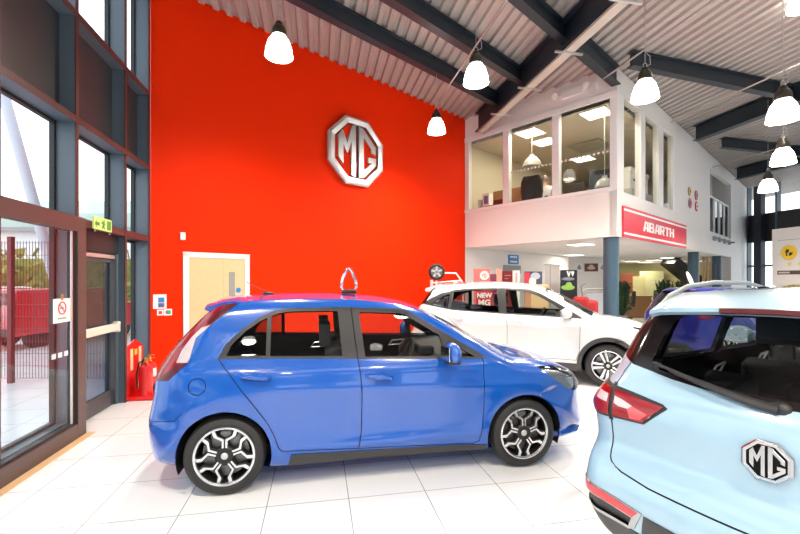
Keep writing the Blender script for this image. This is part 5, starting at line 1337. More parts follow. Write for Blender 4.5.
def pm(c):
    if c.z > 1.06: return M_skin
    if abs(c.x) > .12 and c.y > .22 and .66 < c.z < .82: return M_skin
    if c.z > .60 or (c.z > .52 and c.y < .0): return M_shirt
    if c.z < .09: return M_black
    return mat('dark_trousers', (.03, .03, .04), .8)
pp = at_depth(545, 190, 10.95); pp.z = 3.10
prs = figure('person', 'person in a white shirt seated with their back to the middle office window', pp, fx_+.35, pts, ed, rad, pm, 0)
b = MB(); b.ball((0, .015, 1.335), 1, (.085, .105, .085), 16); 
for sx in (-1, 1): b.ball((sx*.083, .03, 1.26), .022, (.4, .8, 1.3))
hb = MB(); hb.lathe([(.079, .0), (.084, .035), (.082, .07), (.07, .095)], 24, 0, Matrix.Translation((0, .018, 1.225)) @ Matrix.Diagonal((1, 1.2, 1, 1)))
hb.build('hair', mat('grey_hair', (.35, .30, .27), .9), prs)
f_ = MB(); f_.ball((0, .135, 1.26), .016, (.8, 1.2, 1.3)); f_.ball((-.03, .118, 1.285), .011); f_.ball((.03, .118, 1.285), .011); f_.bar((-.022, .122, 1.222), (.022, .122, 1.222), .008, .008)
for sx in (-1, 1): f_.ball((sx*.08, .03, 1.262), .022, (.45, .8, 1.3))
f_.build('face', M_skin, prs)
dk = thing('desk', 'brown office desk behind the middle window', 'desk', OI @ Vector((1.72, 1.9, 3.10)), ANG_B2)
b = MB(); b.box(-1.1, 1.1, -.35, .35, .70, .735); b.build('desk_top', M_wood, dk, bevel=.005)
for sx in (-1.05, 1.0):
    b = MB(); b.box(sx, sx+.04, -.33, .33, 0, .70); b.build('side_panel', M_wood, dk)
b = MB(); b.box(-1.0, 1.0, .25, .27, .3, .70); b.build('modesty_panel', M_wood, dk)
b = MB(); b.box(-.3, .3, -.02, .02, .12, .48); b.box(-.05, .05, -.03, .03, .02, .15); b.box(-.13, .13, -.1, .1, 0, .02)
tag(b.build('computer_monitor', M_black, loc=OI @ Vector((2.2, 1.95, 3.835)), rz=ANG_B2, bevel=.006), 'black computer monitor on the brown office desk', 'monitor')
b = MB(); b.box(.30, 1.35, .9, .95, 3.10, 4.25); tag(b.build('desk_divider', mat('tan_divider_cloth', (.40, .22, .11), .9), M=OI, bevel=.01), 'tan cloth screen divider behind the leftmost office window', 'divider')
b = MB(); b.box(.25, 1.3, .28, .85, 3.1, 3.74); tag(b.build('low_cabinet', M_wood, M=OI, bevel=.01), 'low brown cabinet inside the leftmost office window', 'cabinet')
for k, (u0, wd, h, m, lb) in enumerate(((.20, .10, .20, M_ltgrey, 'small grey carton on the cabinet in the leftmost window'), (.36, .22, .34, M_paper, 'white and purple carton on the cabinet in the leftmost window'), (.72, .34, .12, mat('maroon_box', (.16, .03, .03), .6), 'low maroon box on the cabinet in the leftmost window'))):
    b = MB(); b.box(u0, u0+wd, .32, .5, 3.745, 3.745+h); o = tag(b.build('carton', m, M=OI, bevel=.004), lb, 'box')
    if k == 1: b = MB(); b.box(u0+.05, u0+wd-.04, .316, .32, 3.80, 3.745+h-.06); b.build('printed_panel', mat('purple_print', (.22, .10, .42), .6), o, M=OI, smooth=False)
# white storage boxes by the side windows
sx, sy = LF-.95, 1.15
b = MB(); b.box(LF-1.0, LF-.35, 1.85, 4.0, 3.10, 3.95); tag(b.build('shelf_unit', M_ltgrey, M=OI, bevel=.01), 'pale shelf unit inside the office side windows', 'cabinet')
for k, (y0, lb) in enumerate(((2.05, 'white archive box on the shelf unit, nearer the corner post'), (2.8, 'white archive box on the shelf unit, second from the corner post'))):
    b = MB(); b.box(LF-.95, LF-.45, y0, y0+.55, 3.955, 4.42); o = tag(b.build('archive_box', M_paper, M=OI, bevel=.01), lb, 'box'); b = MB(); b.box(LF-.97, LF-.43, y0-.02, y0+.57, 4.42, 4.52); b.build('lid', M_paper, o, M=OI, bevel=.008)
    b = MB(); b.box(LF-.449, LF-.446, y0+.2, y0+.35, 4.2, 4.26); b.build('hand_hole', M_black, o, M=OI, smooth=False)

# ------------------------------------------------------------------ below the office
# walls that close the space
b = MB(); cs = [inn(-14, .25, 0), inn(-.02, .25, 0), inn(-.02, 15.2, 0), inn(-14, 15.2, 0)]
b.add([(p.x, p.y, ZS) for p in cs]+[(p.x, p.y, ZS+.2) for p in cs], [(3, 2, 1, 0), (4, 5, 6, 7)]); struct(b.build('ceiling', M_white, smooth=False), 'white ceiling over the reception area', 'ceiling')
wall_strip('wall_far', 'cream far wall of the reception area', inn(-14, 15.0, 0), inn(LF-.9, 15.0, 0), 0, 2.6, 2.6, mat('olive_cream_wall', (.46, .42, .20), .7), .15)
pw0 = Vector((6.85, 17.3, 0)); pw1 = Vector((8.55, 16.75, 0)); pd = (pw1-pw0).normalized()
wall_strip('wall_poster', 'white partition carrying three pictures, left of the near column', pw0-pd*1.2, pw1, 0, 2.6, 2.6, M_white, .12)
PW = uprightM(pw0, pd)
def px_on(px, P, D): return v_at(px, P, D)
def zpx(px, py, P, D): p = P+D*v_at(px, P, D); return H+p.y*(HY-py)/F
for k, (a, c, m1, m2, lb) in enumerate(((575.5, 583, M_paper, M_grey, 'left picture of three on the white partition, grey car on white'), (584.5, 598, mat('brown_print', (.13, .05, .04), .5), mat('beige_print', (.6, .45, .36), .5), 'middle picture of three on the white partition, dark brown'), (598.5, 607, M_paper, mat('steel_print', (.35, .38, .45), .5), 'right picture of three on the white partition, next to the column'))):
    x0, x1 = px_on(a, pw0, pd), px_on(c, pw0, pd); z0, z1 = zpx(a, 271.5, pw0, pd), zpx(a, 263.5, pw0, pd)
    o = plate('picture', lb, 'picture', PW, x0, x1, z0, z1, m1, .02)
    b = MB(); b.ball(((x0+x1)/2, (z0+z1)/2-.02, .021), 1, ((x1-x0)*.30, (z1-z0)*.22, .006)); b.ball(((x0+x1)/2, (z0+z1)/2+.05, .021), 1, ((x1-x0)*.17, (z1-z0)*.2, .006)); b.build('printed_motif', m2, o, M=PW)
# things against / in front of the white wall, along B1
WM = uprightM(OC, B1); wpx = lambda px: v_at(px, OC, B1); wz = lambda px, py: zpx(px, py, OC, B1)
def wallplate(name, lb, cat, a, c, y0, y1, m, th=.03, off=0.0):
    xa, xc = wpx(a), wpx(c); return plate(name, lb, cat, WM, xa, xc, wz(a, y1), wz(a, y0), m, th, off=off), xa, xc, wz(a, y1), wz(a, y0)
o, xa, xc, z0, z1 = wallplate('hanging_sign', 'blue sign with white lettering on the white wall under the office', 'sign', 508, 518, 254.5, 264, M_blue, .03)
b = MB()
for i_, (zz, n) in enumerate(((z1-.10, 4), (z0+.05, 5))):
    for k in range(n): b.box(xa+.08+(xc-xa-.16)*k/n, xa+.08+(xc-xa-.16)*(k+.72)/n, zz, zz+.06, .03, .032)
b.build('lettering', M_paper, o, M=WM, smooth=False)
plate('grey_board', 'grey framed board on the white wall under the blue sign', 'board', WM, wpx(503), wpx(520), wz(503, 273), wz(503, 265), mat('grey_photo', (.25, .26, .29), .5), .03, off=.005)
def standee(name, lb, cat, P, D, w, h, m, z0=0, th=.03, foot=True):
    t = thing(name, lb, cat, (0, 0, 0)); M_ = uprightM(P, D)
    b = MB(); b.box(0, w, z0, h, 0, th); b.build('panel', m, t, M=M_, bevel=.004)
    b = MB()
    if foot: b.box(.02, w-.02, 0, .03, -.15, .18)
    for x in (.05, w-.05): b.box(x-.015, x+.015, 0, z0+.1, -.02, 0)
    b.build('foot', M_grey, t, M=M_)
    return t, M_
def gp(px, Y): return Vector(((px-HX)/F*Y, Y, 0))
X_ = Vector((1, 0, 0))
def zY(py, Y): return H+Y*(HY-py)/F
# pale red board with white octagon
Y = 10.3; p = gp(473.5, Y); w = gp(490, Y).x-p.x
t, M_ = standee('display_board', 'pale red board with a white octagon mark, behind the white car roof', 'display board', p, X_, w, zY(268.5, Y), mat('coral_board', (.75, .18, .17), .5), .9)
b = MB(); b.prism([(w/2+.06+x*.11, zY(275.5, Y)+y*.11) for x, y in OCT], .03, .034); b.build('printed_mark', M_paper, t, M=M_, smooth=False)
b = MB(); b.prism([(w/2+.06+x*.08, zY(275.5, Y)+y*.08) for x, y in LM], .034, .036); b.prism([(w/2+.06+x*.08, zY(275.5, Y)+y*.08) for x, y in LG], .034, .036); b.build('printed_letters', mat('faded_red_print', (.7, .25, .24), .5), t, M=M_, smooth=False)
Y = 10.6; p = gp(489, Y); w = gp(497, Y).x-p.x; standee('display_board', 'small maroon and blue board beside the pale red board', 'display board', p, X_, w, zY(274, Y), mat('maroon_print', (.25, .05, .10), .5), .9)
Y = 9.9; p = gp(496.5, Y); w = gp(501.5, Y).x-p.x; standee('display_board', 'narrow pink and orange board behind the white car roof', 'display board', p, X_, w, zY(269, Y), mat('peach_print', (.80, .32, .24), .5), .9)
Y = 10.9; p = gp(502, Y); w = gp(512.5, Y).x-p.x; t, M_ = standee('display_board', 'dark red board below the grey framed board', 'display board', p, X_, w, zY(271, Y), mat('dark_red_board', (.22, .015, .02), .5), .8)
b = MB(); b.box(.06, w-.05, zY(276, Y), zY(275, Y), .03, .033); b.box(.06, w-.12, zY(279, Y), zY(278.2, Y), .03, .033); b.build('printed_lines', mat('pale_red_print', (.6, .2, .2), .5), t, M=M_, smooth=False)
Y = 10.4; p = gp(512.5, Y); w = gp(519.5, Y).x-p.x; t, M_ = standee('pull_up_banner', 'narrow white banner with a pink figure next to the dark red board', 'banner', p, X_, w, zY(270.5, Y), M_paper, .05)
b = MB(); b.box(w*.35, w*.65, zY(282, Y), zY(273, Y), .03, .033); b.build('printed_figure', mat('pink_print', (.75, .40, .40), .5), t, M=M_, smooth=False)
# white counter things
Y = 11.3; p = gp(524, Y); w = gp(541.8, Y).x-p.x; t, M_ = standee('picture_board', 'board with a silver car photograph in red and blue', 'picture', p, X_, w, zY(271.5, Y), mat('navy_photo', (.06, .08, .16), .4), 1.0)
b = MB(); b.ball((w*.62, zY(276, Y), .03), 1, (w*.28, .10, .01)); b.build('printed_car', mat('pale_blue_print', (.55, .60, .70), .4), t, M=M_); b = MB(); b.box(w*.0, w*.30, zY(284, Y), zY(272.5, Y), .03, .034); b.build('printed_red_side', M_redprint, t, M=M_, smooth=False)
b = MB(); b.ball((w*.45, zY(281.5, Y), .03), 1, (w*.22, .13, .01)); b.build('printed_figure', M_paper, t, M=M_)
Y = 12.3; p = gp(545, Y); w = gp(559.5, Y).x-p.x; t, M_ = standee('folding_screen', 'white folding screen left of the black car banner', 'banner', p, X_, w, zY(265, Y), M_whitegloss, .05); b = MB(); b.box(w*.32, w*.35, .05, zY(265, Y), .03, .034); b.build('fold_line', M_grey, t, M=M_, smooth=False); b = MB(); b.box(-.03, w+.03, zY(265, Y), zY(264.4, Y), -.01, .05); b.build('top_rail', M_grey, t, M=M_, smooth=False)
Y = 11.6; p = gp(560, Y); w = gp(576.8, Y).x-p.x; t, M_ = standee('pull_up_banner', 'black pull-up banner with a green car', 'banner', p, X_, w, zY(270, Y), mat('black_banner', (.012, .013, .018), .4), .05)
b = MB(); b.ball((w*.45, zY(287.5, Y), .03), 1, (w*.42, .075, .01)); b.ball((w*.5, zY(285, Y), .03), 1, (w*.2, .085, .01)); b.build('printed_green_car', mat('lime_print', (.28, .50, .10), .4), t, M=M_)
b = MB(); b.ball((w*.45, zY(279, Y), .03), 1, (w*.40, .05, .01)); b.build('printed_blue_car', mat('slate_print', (.22, .25, .36), .4), t, M=M_)
b = MB(); b.prism([(w*.36+x, zY(275.5, Y)+y) for x, y in ((0, .12), (.05, .12), (.07, .02), (.09, .12), (.12, .12), (.08, -.03), (.05, -.03))], .03, .033); b.prism([(w*.62+x, zY(275.5, Y)+y) for x, y in ((0, .10), (.05, .13), (.10, .10), (.05, -.03))], .03, .033); b.build('printed_title', M_paper, t, M=M_, smooth=False)
Y = 9.3; p0 = gp(531, Y); p1 = gp(549, Y)
b = MB(); b.box(p0.x, p1.x, Y, Y+.5, 0, zY(284.5, Y)); ct = tag(b.build('counter', M_oak, bevel=.01), 'pale yellow wooden counter end behind the white car bonnet', 'counter')
# red "new" banner behind the white car
Y = 9.7; p = gp(476, Y); w = gp(492, Y).x-p.x; t, M_ = standee('pull_up_banner', 'red banner with NEW lettering seen through the rear window of the white car', 'banner', p, X_, w, zY(289.5, Y), mat('banner_red', (.55, .03, .05), .5), .05)
def text_mesh(name, s, size, M_, m, parent, ext=.003):
    cu = bpy.data.curves.new(name, 'FONT'); cu.body = s; cu.size = size; cu.extrude = ext; cu.align_x = 'CENTER'; cu.offset = .006
    o = bpy.data.objects.new(name, cu); C.objects.link(o); dg = bpy.context.evaluated_depsgraph_get(); me = bpy.data.meshes.new_from_object(o.evaluated_get(dg)); bpy.data.objects.remove(o)
    o = bpy.data.objects.new(name, me); C.objects.link(o); me.materials.clear(); me.materials.append(m); o.parent = parent; o.matrix_basis = M_; return o
text_mesh('lettering', 'NEW', .15, M_ @ Matrix.Translation((w/2, zY(297.5, Y), .034)), M_paper, t); text_mesh('lettering', 'MG', .19, M_ @ Matrix.Translation((w/2, zY(305.3, Y), .034)), M_paper, t)
# wheel roundel and white barrier frame near the red wall
Y = 9.6; c = at_depth(436.5, 272, Y); t = thing('wheel_display', 'wheel with silver spokes on a stand before the red wall', 'wheel', (c.x, c.y, 0))
D_ = Matrix.Translation((0, 0, c.z)) @ Matrix.Rotation(R(90), 4, 'X')
b = MB(); b.lathe([(.13, -.07), (.155, -.08), (.185, -.06), (.19, 0), (.185, .06), (.155, .08), (.13, .07)], 32, 0, D_); b.build('tyre', M_rubber, t)
b = MB(); b.lathe([(.001, .06), (.12, .05), (.135, .065), (.135, -.05)], 32, 0, D_); 
b.build('rim', mat('dim_wheel_grey', (.22, .20, .22), .4), t)
for k in range(5):
    b = MB(); b.bar((0, 0, .075), (.13*math.cos(R(72*k+20)), .13*math.sin(R(72*k+20)), .075), .045, .02); b.build('spoke', M_silver, t, M=D_)
b = MB(); b.box(-.02, .02, -.02, .02, .0, c.z-.18); b.box(-.16, .16, -.12, .12, 0, .03); b.build('stand', M_whitegloss, t)
t = thing('white_barrier', 'white tubular barrier frame beside the display wheel', 'barrier', (0, 0, 0)); Yb = 10.0
pts = [gp(432, Yb)+Vector((0, 0, .0)), at_depth(432, 280.5, Yb), at_depth(432.5, 281, Yb), at_depth(434, 280.5, Yb), at_depth(438, 282, Yb)]
b = MB(); b.tube([Vector((gp(431.5, Yb).x, Yb, 0)), at_depth(431.5, 280, Yb)], .035, 8); b.build('post', M_whitegloss, t)
b = MB(); b.tube([at_depth(441, 273, Yb), at_depth(456, 273.2, Yb), at_depth(463, 283, Yb), Vector((gp(463, Yb).x, Yb, 0))], .022, 8); b.build('top_rail', M_whitegloss, t)
b = MB(); b.tube([at_depth(432, 283, Yb), at_depth(462, 280.5, Yb)], .02, 8); b.build('lower_rail', M_whitegloss, t)
# red armchair, trolley
Y = 8.6; p = gp(582, Y); t = thing('red_armchair', 'red upholstered armchair behind the white car bonnet', 'armchair', (p.x, p.y, 0), R(-20))
b = MB(); M_chairred = mat('deep_red_cloth', (.30, .008, .012), .7); b.box(-.32, .32, -.3, .3, .22, .48); b.build('seat', M_chairred, t, bevel=.06); b = MB(); b.box(-.33, .33, .2, .38, .3, zY(300.5, Y)); b.box(-.16, .16, .18, .36, 1.0, zY(297, Y)); b.build('backrest', M_chairred, t, bevel=.06)
for s in (-1, 1):
    b = MB(); b.box(s*.30-.07, s*.30+.07, -.3, .3, .22, .68); b.build('armrest', M_chairred, t, bevel=.05)
for sx in (-.25, .25):
    for sy in (-.22, .25): b = MB(); b.cyl((sx, sy, 0), (sx, sy, .24), .025); b.build('leg', M_grey, t)
Y = 10.8; p = gp(594, Y); t = thing('grey_trolley', 'grey tubular trolley before the white partition', 'trolley', (p.x, p.y, 0))
z1 = zY(289, Y); b = MB(); b.tube([(-.30, 0, .1), (-.30, 0, z1-.05), (-.20, 0, z1), (.28, 0, z1), (.30, 0, z1-.05), (.30, 0, .1)], .025, 8); b.tube([(-.30, 0, z1-.1), (-.38, -.1, z1+.08), (-.30, -.2, z1+.16)], .02, 8); b.build('frame', M_grey, t)
b = MB(); b.box(-.20, .24, -.02, .02, .55, z1-.12); b.build('back_panel', mat('blue_grey_panel', (.36, .39, .43), .5), t, bevel=.02); b = MB(); b.box(-.28, .28, -.25, .25, .18, .24); b.build('deck', M_grey, t)
for sx in (-.25, .25):
    for sy in (-.2, .2): b = MB(); b.cyl((sx, sy-.02, .08), (sx, sy+.02, .08), .08); b.build('castor', M_black, t)
# reception: columns of cream, desk, chairs, plants
Y = 19.0; p = gp(636, Y)
t = thing('reception_desk', 'wooden reception desk under the lit ceiling behind the column', 'desk', (p.x, p.y, 0), math.atan2(B2.y, B2.x)+.5)
b = MB(); b.box(-.55, .55, -.3, .3, 0, .95); b.build('desk_body', M_wood, t, bevel=.01); b = MB(); b.box(-.6, .6, -.34, .34, .95, 1.0); b.build('desk_top', M_wood, t, bevel=.005)
for px, Y, lb in ((625, 18.0, 'black swivel chair left of the reception desk'), (647.5, 20.2, 'black swivel chair right of the reception desk')):
    q_ = gp(px, Y); office_chair(lb, (q_.x, q_.y, 0), 1.2)
Y = 21.0; p = gp(651, Y); 
b = MB(); b.box(-.55, .55, -.1, .1, 0, 2.15); tag(b.build('room_divider', mat('pale_lime_panel', (.58, .58, .32), .6), loc=(p.x, p.y, 0), rz=-.2, bevel=.01), 'tall pale lime panel between the reception desk and the plants', 'panel')
p = gp(628, 21.5); b = MB(); b.box(-.35, .35, -.02, .02, 1.05, 2.05); tag(b.build('hanging_picture', mat('rust_print', (.30, .07, .03), .6), loc=(p.x, p.y, 0), rz=-.3), 'rust brown hanging behind the reception desk', 'picture')
p = gp(639, 20.8); b = MB(); b.box(-.28, .28, -.03, .03, .6, 1.9); tag(b.build('folding_screen', mat('light_yellow_panel', (.52, .49, .24), .6), loc=(p.x, p.y, 0), rz=-.3), 'light yellow panel on the far reception wall', 'panel')
def plant(label, p, h, rad, n=60):
    t = thing('potted_plant', label, 'plant', p)
    b = MB(); b.lathe([(.001, 0), (.16, 0), (.2, .38), (.18, .38), (.17, .34), (.001, .34)], 20); b.build('pot', M_grey, t)
    b = MB()
    for i in range(n):
        a = random.uniform(0, 2*PI); hh = random.uniform(.5, h); r = rad*random.uniform(.4, 1); 
        base = Vector((.04*math.cos(a), .04*math.sin(a), .36)); mid = Vector((r*.45*math.cos(a), r*.45*math.sin(a), hh)); tip = Vector((r*math.cos(a), r*math.sin(a), hh-.1*random.random()))
        w_ = .035; s_ = Vector((-math.sin(a), math.cos(a), 0))*w_
        b.add([base-s_*.3, base+s_*.3, mid-s_, mid+s_, tip], [(0, 1, 3, 2), (2, 3, 4)])
    o = b.build('leaves', M_plant, t); o['kind'] = 'stuff'
plant('bushy dark green plant right of the pale lime panel', gp(664, 17.5), 1.75, .75, 160)
plant('bushy dark green plant beside the first plant, nearer the stairs', gp(679, 18.8), 1.7, .7, 140)
plant('dark green plant just right of the near column', gp(622, 15.6), 1.7, .8, 160)
# staircase rising behind the columns
sp0 = gp(708, 17.5); sp1 = gp(671, 17.5); 
t = thing('staircase', 'dark staircase sloping down to the right behind the columns', 'stairs', (0, 0, 0))
b = MB(); p0 = at_depth(669, 261, 16.6); p1 = at_depth(712, 296, 16.6)
b.bar(p0, p1, .9, .28); b.build('stringer', mat('black_steel', (.012, .011, .011), .5), t)
for k in range(8):
    q_ = p0.lerp(p1, (k+.5)/8); b = MB(); b.box(q_.x-.14, q_.x+.14, q_.y-.4, q_.y+.4, q_.z+.17, q_.z+.20); b.build('tread', M_black, t)
for k in range(3):
    xx = gp(702.5+4.2*k, 16.1); b = MB(); b.bar((xx.x, xx.y, 0), (xx.x+.05, xx.y, 2.6), .09, .06); tag(b.build('timber_slat', M_oak), ['pale leaning timber slat nearest the middle column', 'middle one of three pale leaning timber slats', 'pale leaning timber slat nearest the end pier'][k], 'slat')
b = MB(); xx = inn(LF-.85, 12.7, 0); b.box(-.9, .9, -.2, .2, 0, 1.25); tag(b.build('dark_counter', M_black, loc=(xx.x, xx.y, 0), rz=ANG_B1, bevel=.01), 'dark counter behind the two far columns', 'counter')
# recessed ceiling lights
names = ['lit recess panel in the soffit, nearest the camera', 'lit recess panel behind the nearest one in the soffit', 'small lit recess panel farthest along the white wall', 'lit recess panel right of the near column', 'lit recess panel before the stairs', 'lit recess panel above the reception desk', 'lit recess panel above the pale lime panel', 'lit recess panel between reception desk and plants']
for k, (px, py) in enumerate(((581, 244), (574, 254.7), (571.5, 261), (632, 261), (669, 257.5), (625, 266), (645, 262), (654, 260))):
    Y = (ZS-H)*F/(HY-py); p = Vector(((px-HX)/F*Y, Y, 0)); q_ = p-OC; u_, v_ = q_.dot(B2), q_.dot(B1)
    panel_light('recessed_downlight', names[k], OI @ Matrix.Translation((0, 0, ZS-.001)), u_-.27, u_+.27, v_-.27, v_+.27, 24)
# ------------------------------------------------------------------ white rating board at the far right
bp = Vector(((772-HX)/F*12.5, 12.5, 0)); bdir = -A1; BM = uprightM(bp, bdir)
# facing the camera: -A1 x up
t = thing('rating_board', 'tall white display board with a yellow roundel and stars at the right edge', 'display board')
zt_ = zY(229.5, 12.5); b = MB(); b.box(0, 3.0, .0, zt_, -.12, 0); b.build('panel', M_white, t, M=BM, bevel=.004)
BP = lambda px: v_at(px, bp, bdir); BZ = lambda px, py: zpx(px, py, bp, bdir)
x0 = BP(777.5); x1 = x0+1.75
sub('poster', t, BM, [(x0, x1, BZ(777.5, 271), BZ(777.5, 240.5))], mat('poster_white', (.82, .79, .78), .4), 0, .006)
xm = BP(789.2); zm = BZ(789.2, 252.5); zb_ = BZ(777.5, 275)
sub('dark_strip', t, BM, [(x0, x1, BZ(777.5, 274.6), BZ(777.5, 270.8))], mat('dark_brown_strip', (.10, .055, .055), .5), .006, .009)
sub('poster_top_line', t, BM, [(x0, x1, BZ(777.5, 240.9), BZ(777.5, 240.5))], M_grey, .006, .008)
b = MB(); b.cyl((xm, zm, .006), (xm, zm, .010), .225, n=32); b.build('roundel', M_yellow, t, M=BM)
b = MB(); ring = [(xm+.215*math.cos(a), zm+.215*math.sin(a), .010) for a in np.linspace(0, 2*PI, 32, endpoint=False)]; b.tube(ring, .018, 6, 0, True); b.build('roundel_ring', mat('pale_yellow_ring', (.80, .68, .35), .5), t, M=BM)
b = MB()
for q0 in (0, PI):
    b.prism([(xm, zm)]+[(xm+.10*math.cos(q0+a), zm+.10*math.sin(q0+a)) for a in np.linspace(PI*.5, PI, 8)], .010, .013)
    b.box(xm-.02+.06*math.cos(q0), xm+.02+.06*math.cos(q0), zm-.1, zm+.1, .010, .012) if q0 else None
b.build('roundel_quarters', M_black, t, M=BM, smooth=False)
pale = mat('faint_grey_print', (.66, .60, .55), .5)
text_mesh('lettering', 'EURO', (xm-.25-x0)/2.9, BM @ Matrix.Translation(((x0+xm-.225)/2+.01, zm-.05, .008)), pale, t); text_mesh('lettering', 'NCAP', (xm-.25-x0)/2.9, BM @ Matrix.Translation((xm+.46, zm-.05, .008)), pale, t)
for k in range(5):
    b = MB(); cx = x0+.33+.255*k; cz = BZ(777.5, 264.5)
    b.prism([(cx+(.085 if i % 2 == 0 else .036)*math.sin(i*PI/5), cz+(.085 if i % 2 == 0 else .036)*math.cos(i*PI/5)) for i in range(10)], .006, .010); b.build('star', mat('gold_star', (.80, .68, .25), .5), t, M=BM, smooth=False)
b = MB(); b.box(xm-.28, xm+.02, BZ(777.5, 273.5), BZ(777.5, 271.9), .009, .011); b.build('strip_lettering', mat('strip_print', (.6, .55, .5), .5), t, M=BM, smooth=False)

# ------------------------------------------------------------------ roof markers and the second blue hatchback
def marker(label, loc, rz):
    t = thing('roof_marker', label, 'roof marker', loc, rz)
    b = MB(); b.box(-.075, .075, -.06, .06, 0, .035); b.build('magnetic_base', M_black, t, bevel=.012)
    b = MB(); pts = [(-.055, .03), (-.078, .07), (-.066, .14), (-.038, .21), (-.012, .25), (0, .256), (.012, .25), (.038, .21), (.066, .14), (.078, .07), (.055, .03)]
    b.tube([(x, 0, z) for x, z in pts], .015, 8, 0, True); b.build('loop', M_chrome, t)
    return t
hp = hatch_root + UA*1.02 + Vector((0, 0, 1.533))
marker('silver loop-shaped marker on the roof of the bright blue hatchback', hp, R(11.36))
h2a = R(14); h2 = Vector((6.45, 9.2, 0))
second = dup(blue_car, 'deep blue hatchback behind the ice-blue SUV, tail beside the near column', None, {'bright_blue_paint': M_navy}); second.location = h2; second.rotation_euler.z = h2a
t = thing('roof_marker', 'leaning white oval marker on the roof of the deep blue hatchback', 'roof marker', at_depth(696, 291, 9.1), .2)
t.location.z = 1.535
b = MB(); b.box(-.12, .12, -.08, .08, 0, .03); b.build('magnetic_base', M_black, t, bevel=.01); b = MB(); b.ball((-.06, 0, .20), 1, (.055, .02, .21), 18, 0, Matrix.Rotation(R(-28), 4, 'Y')); b.build('oval_panel', M_paper, t)

# ------------------------------------------------------------------ outside the glazing
fp = at_floor(11, 383)
t = thing('mesh_fence', 'dark red post and wire mesh fence outside the sliding door', 'fence', (0, 0, -.04))
b = MB(); b.box(fp.x-.035, fp.x+.035, fp.y-.035, fp.y+.035, 0, 2.42); b.build('post', mat('dark_red_post', (.16, .02, .025), .5), t)
b = MB(); b.box(fp.x-2.535, fp.x-2.465, fp.y-.035, fp.y+.035, 0, 2.42); b.build('post', MATS['dark_red_post'], t)
b = MB(); m_w = mat('wire_mesh', (.10, .05, .055), .5)
x0, x1 = fp.x-3.5, -4.75
x = x0
while x < x1: b.box(x-.003, x+.003, fp.y-.003, fp.y+.003, .12, 2.35); x += .05
z = .12
while z < 2.36: b.box(x0, x1, fp.y-.007, fp.y-.001, z-.003, z+.003); z += .2
b.build('wire_panel', m_w, t, smooth=False)
b = MB(); b.cyl(Vector((-6.42, 8.3, -.04)), Vector((-8.15, 8.3, 6.2)), .095, n=20); struct(b.build('column', mat('white_column', (.50, .54, .60), .5)), 'white leaning round column outside the glazed wall', 'column')
hd = MB(); hd.box(-36, -6, 19.35, 19.5, -.04, 2.7)
for i in range(1500):
    c = Vector((random.uniform(-26, -8), 19+random.uniform(-.5, .5), random.uniform(0, 3.0)))
    a = Vector((random.uniform(-1, 1), random.uniform(-1, 1), random.uniform(-1, 1)))*.22; e_ = Vector((random.uniform(-1, 1), random.uniform(-1, 1), random.uniform(-1, 1)))*.22
    hd.add([c-a, c+e_, c+a, c-e_], [(0, 1, 2, 3)])
o = hd.build('hedge', M_hedge, smooth=False); tag(o, 'olive green hedge beyond the parked red cars outside', 'hedge', None, 'stuff')
b = MB(); b.box(-60, -5, 30, 42, -.04, 5.6); bw = struct(b.build('wall_warehouse', mat('pale_cladding', (.74, .75, .76), .6), smooth=False), 'pale clad warehouse across the yard', 'building')
b = MB(); b.prism([(29.6, 5.5), (29.6, 6.5), (33, 8.0), (42, 8.0), (42, 5.5)], -60, -5, 0, Matrix(((0, 0, 1, 0), (1, 0, 0, 0), (0, 1, 0, 0), (0, 0, 0, 1)))); b.build('roof', mat('pale_green_roof', (.42, .55, .50), .5), bw, smooth=False)
b = MB(); b.box(-60, -5, 29.5, 29.6, 5.2, 5.5); b.build('gutter', M_grey, bw, smooth=False)
# parked cars outside: copies repainted
pr = dup(blue_car, 'red hatchback parked outside, seen through the wire mesh', None, {'bright_blue_paint': M_redpaint}); pr.location = (-12.6, 13.6, -.04); pr.rotation_euler.z = R(182)
pr2 = dup(blue_car, 'silver-pink hatchback parked outside at the left picture edge', None, {'bright_blue_paint': mat('pale_pink_paint', (.62, .45, .47), .3, coat=1)}); pr2.location = (-18.5, 14.6, -.04); pr2.rotation_euler.z = R(182)
vp = Vector((-9.6, 11.0, -.04)); t = thing('red_van', 'boxy red van with a yellow rear plate parked outside by the leaning column', 'van', vp, R(70))
b = MB(); b.prism([(-.9, .35), (-.95, .6), (-.93, 1.15), (-.85, 1.50), (1.2, 1.52), (1.7, 1.15), (2.4, 1.0), (2.5, .6), (2.45, .35)], -.72, .72, 0, Matrix(((1, 0, 0, 0), (0, 0, 1, 0), (0, 1, 0, 0), (0, 0, 0, 1)))); b.build('van_body', M_redpaint, t, bevel=.06, seg=3)
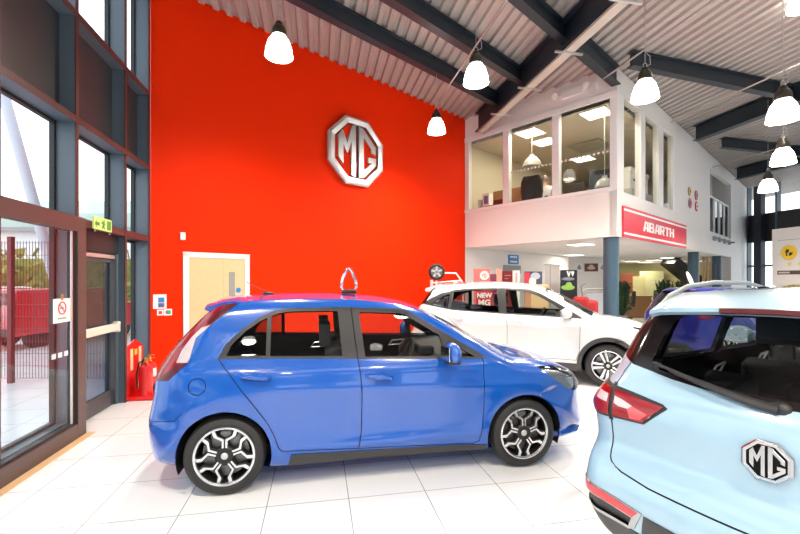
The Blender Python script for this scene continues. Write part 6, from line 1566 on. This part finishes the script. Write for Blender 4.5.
b = MB(); b.box(-.97, -.955, -.26, .26, .80, .92); b.build('number_plate', M_yellow, t, bevel=.004)
b = MB(); b.box(-.955, -.90, -.55, .55, 1.12, 1.40); b.build('rear_window', M_darkglass, t, bevel=.01)
for y in (-.66, .66): b = MB(); b.box(-.965, -.92, y-.05, y+.05, .78, 1.05); b.build('tail_light', M_redlens, t, bevel=.01)
b = MB(); b.box(-.99, -.88, -.72, .72, .34, .52); b.build('bumper', M_black, t, bevel=.02)
for x in (-.35, 1.75):
    for y in (-.62, .62): b = MB(); b.cyl((x, y-.09, .31), (x, y+.09, .31), .31, n=28); b.build('wheel', M_rubber, t, bevel=.03)

# ------------------------------------------------------------------ light, world, camera
w = bpy.data.worlds.new('overcast_sky'); bpy.context.scene.world = w; w.use_nodes = True
nt = w.node_tree; bg = nt.nodes['Background']; tc = nt.nodes.new('ShaderNodeTexCoord'); sp_ = nt.nodes.new('ShaderNodeSeparateXYZ'); cr = nt.nodes.new('ShaderNodeValToRGB')
nt.links.new(tc.outputs['Generated'], sp_.inputs[0]); nt.links.new(sp_.outputs['Z'], cr.inputs[0]); nt.links.new(cr.outputs[0], bg.inputs[0])
cr.color_ramp.elements[0].color = (.80, .82, .84, 1); cr.color_ramp.elements[1].color = (.70, .80, .95, 1); cr.color_ramp.elements[1].position = .9
bg.inputs[1].default_value = 2.6
sc = bpy.context.scene
sc.view_settings.view_transform = 'Standard'; sc.view_settings.look = 'None'; sc.view_settings.exposure = 0.2; sc.view_settings.gamma = 1; sc.view_settings.use_curve_mapping = False
cd = bpy.data.cameras.new('camera'); cam = bpy.data.objects.new('camera', cd); C.objects.link(cam)
cam.location = (0, 0, H); cam.rotation_euler = (R(90), 0, 0); cd.sensor_width = 36; cd.lens = 36*F/800; cd.shift_y = (HY-267)/800; cd.clip_end = 300; cd.clip_start = .05
sc.camera = cam
sc.cycles.use_denoising = True
sc.cycles.max_bounces = 8; sc.cycles.transparent_max_bounces = 24; sc.cycles.caustics_reflective = False; sc.cycles.caustics_refractive = False
sc.cycles.sample_clamp_indirect = 6
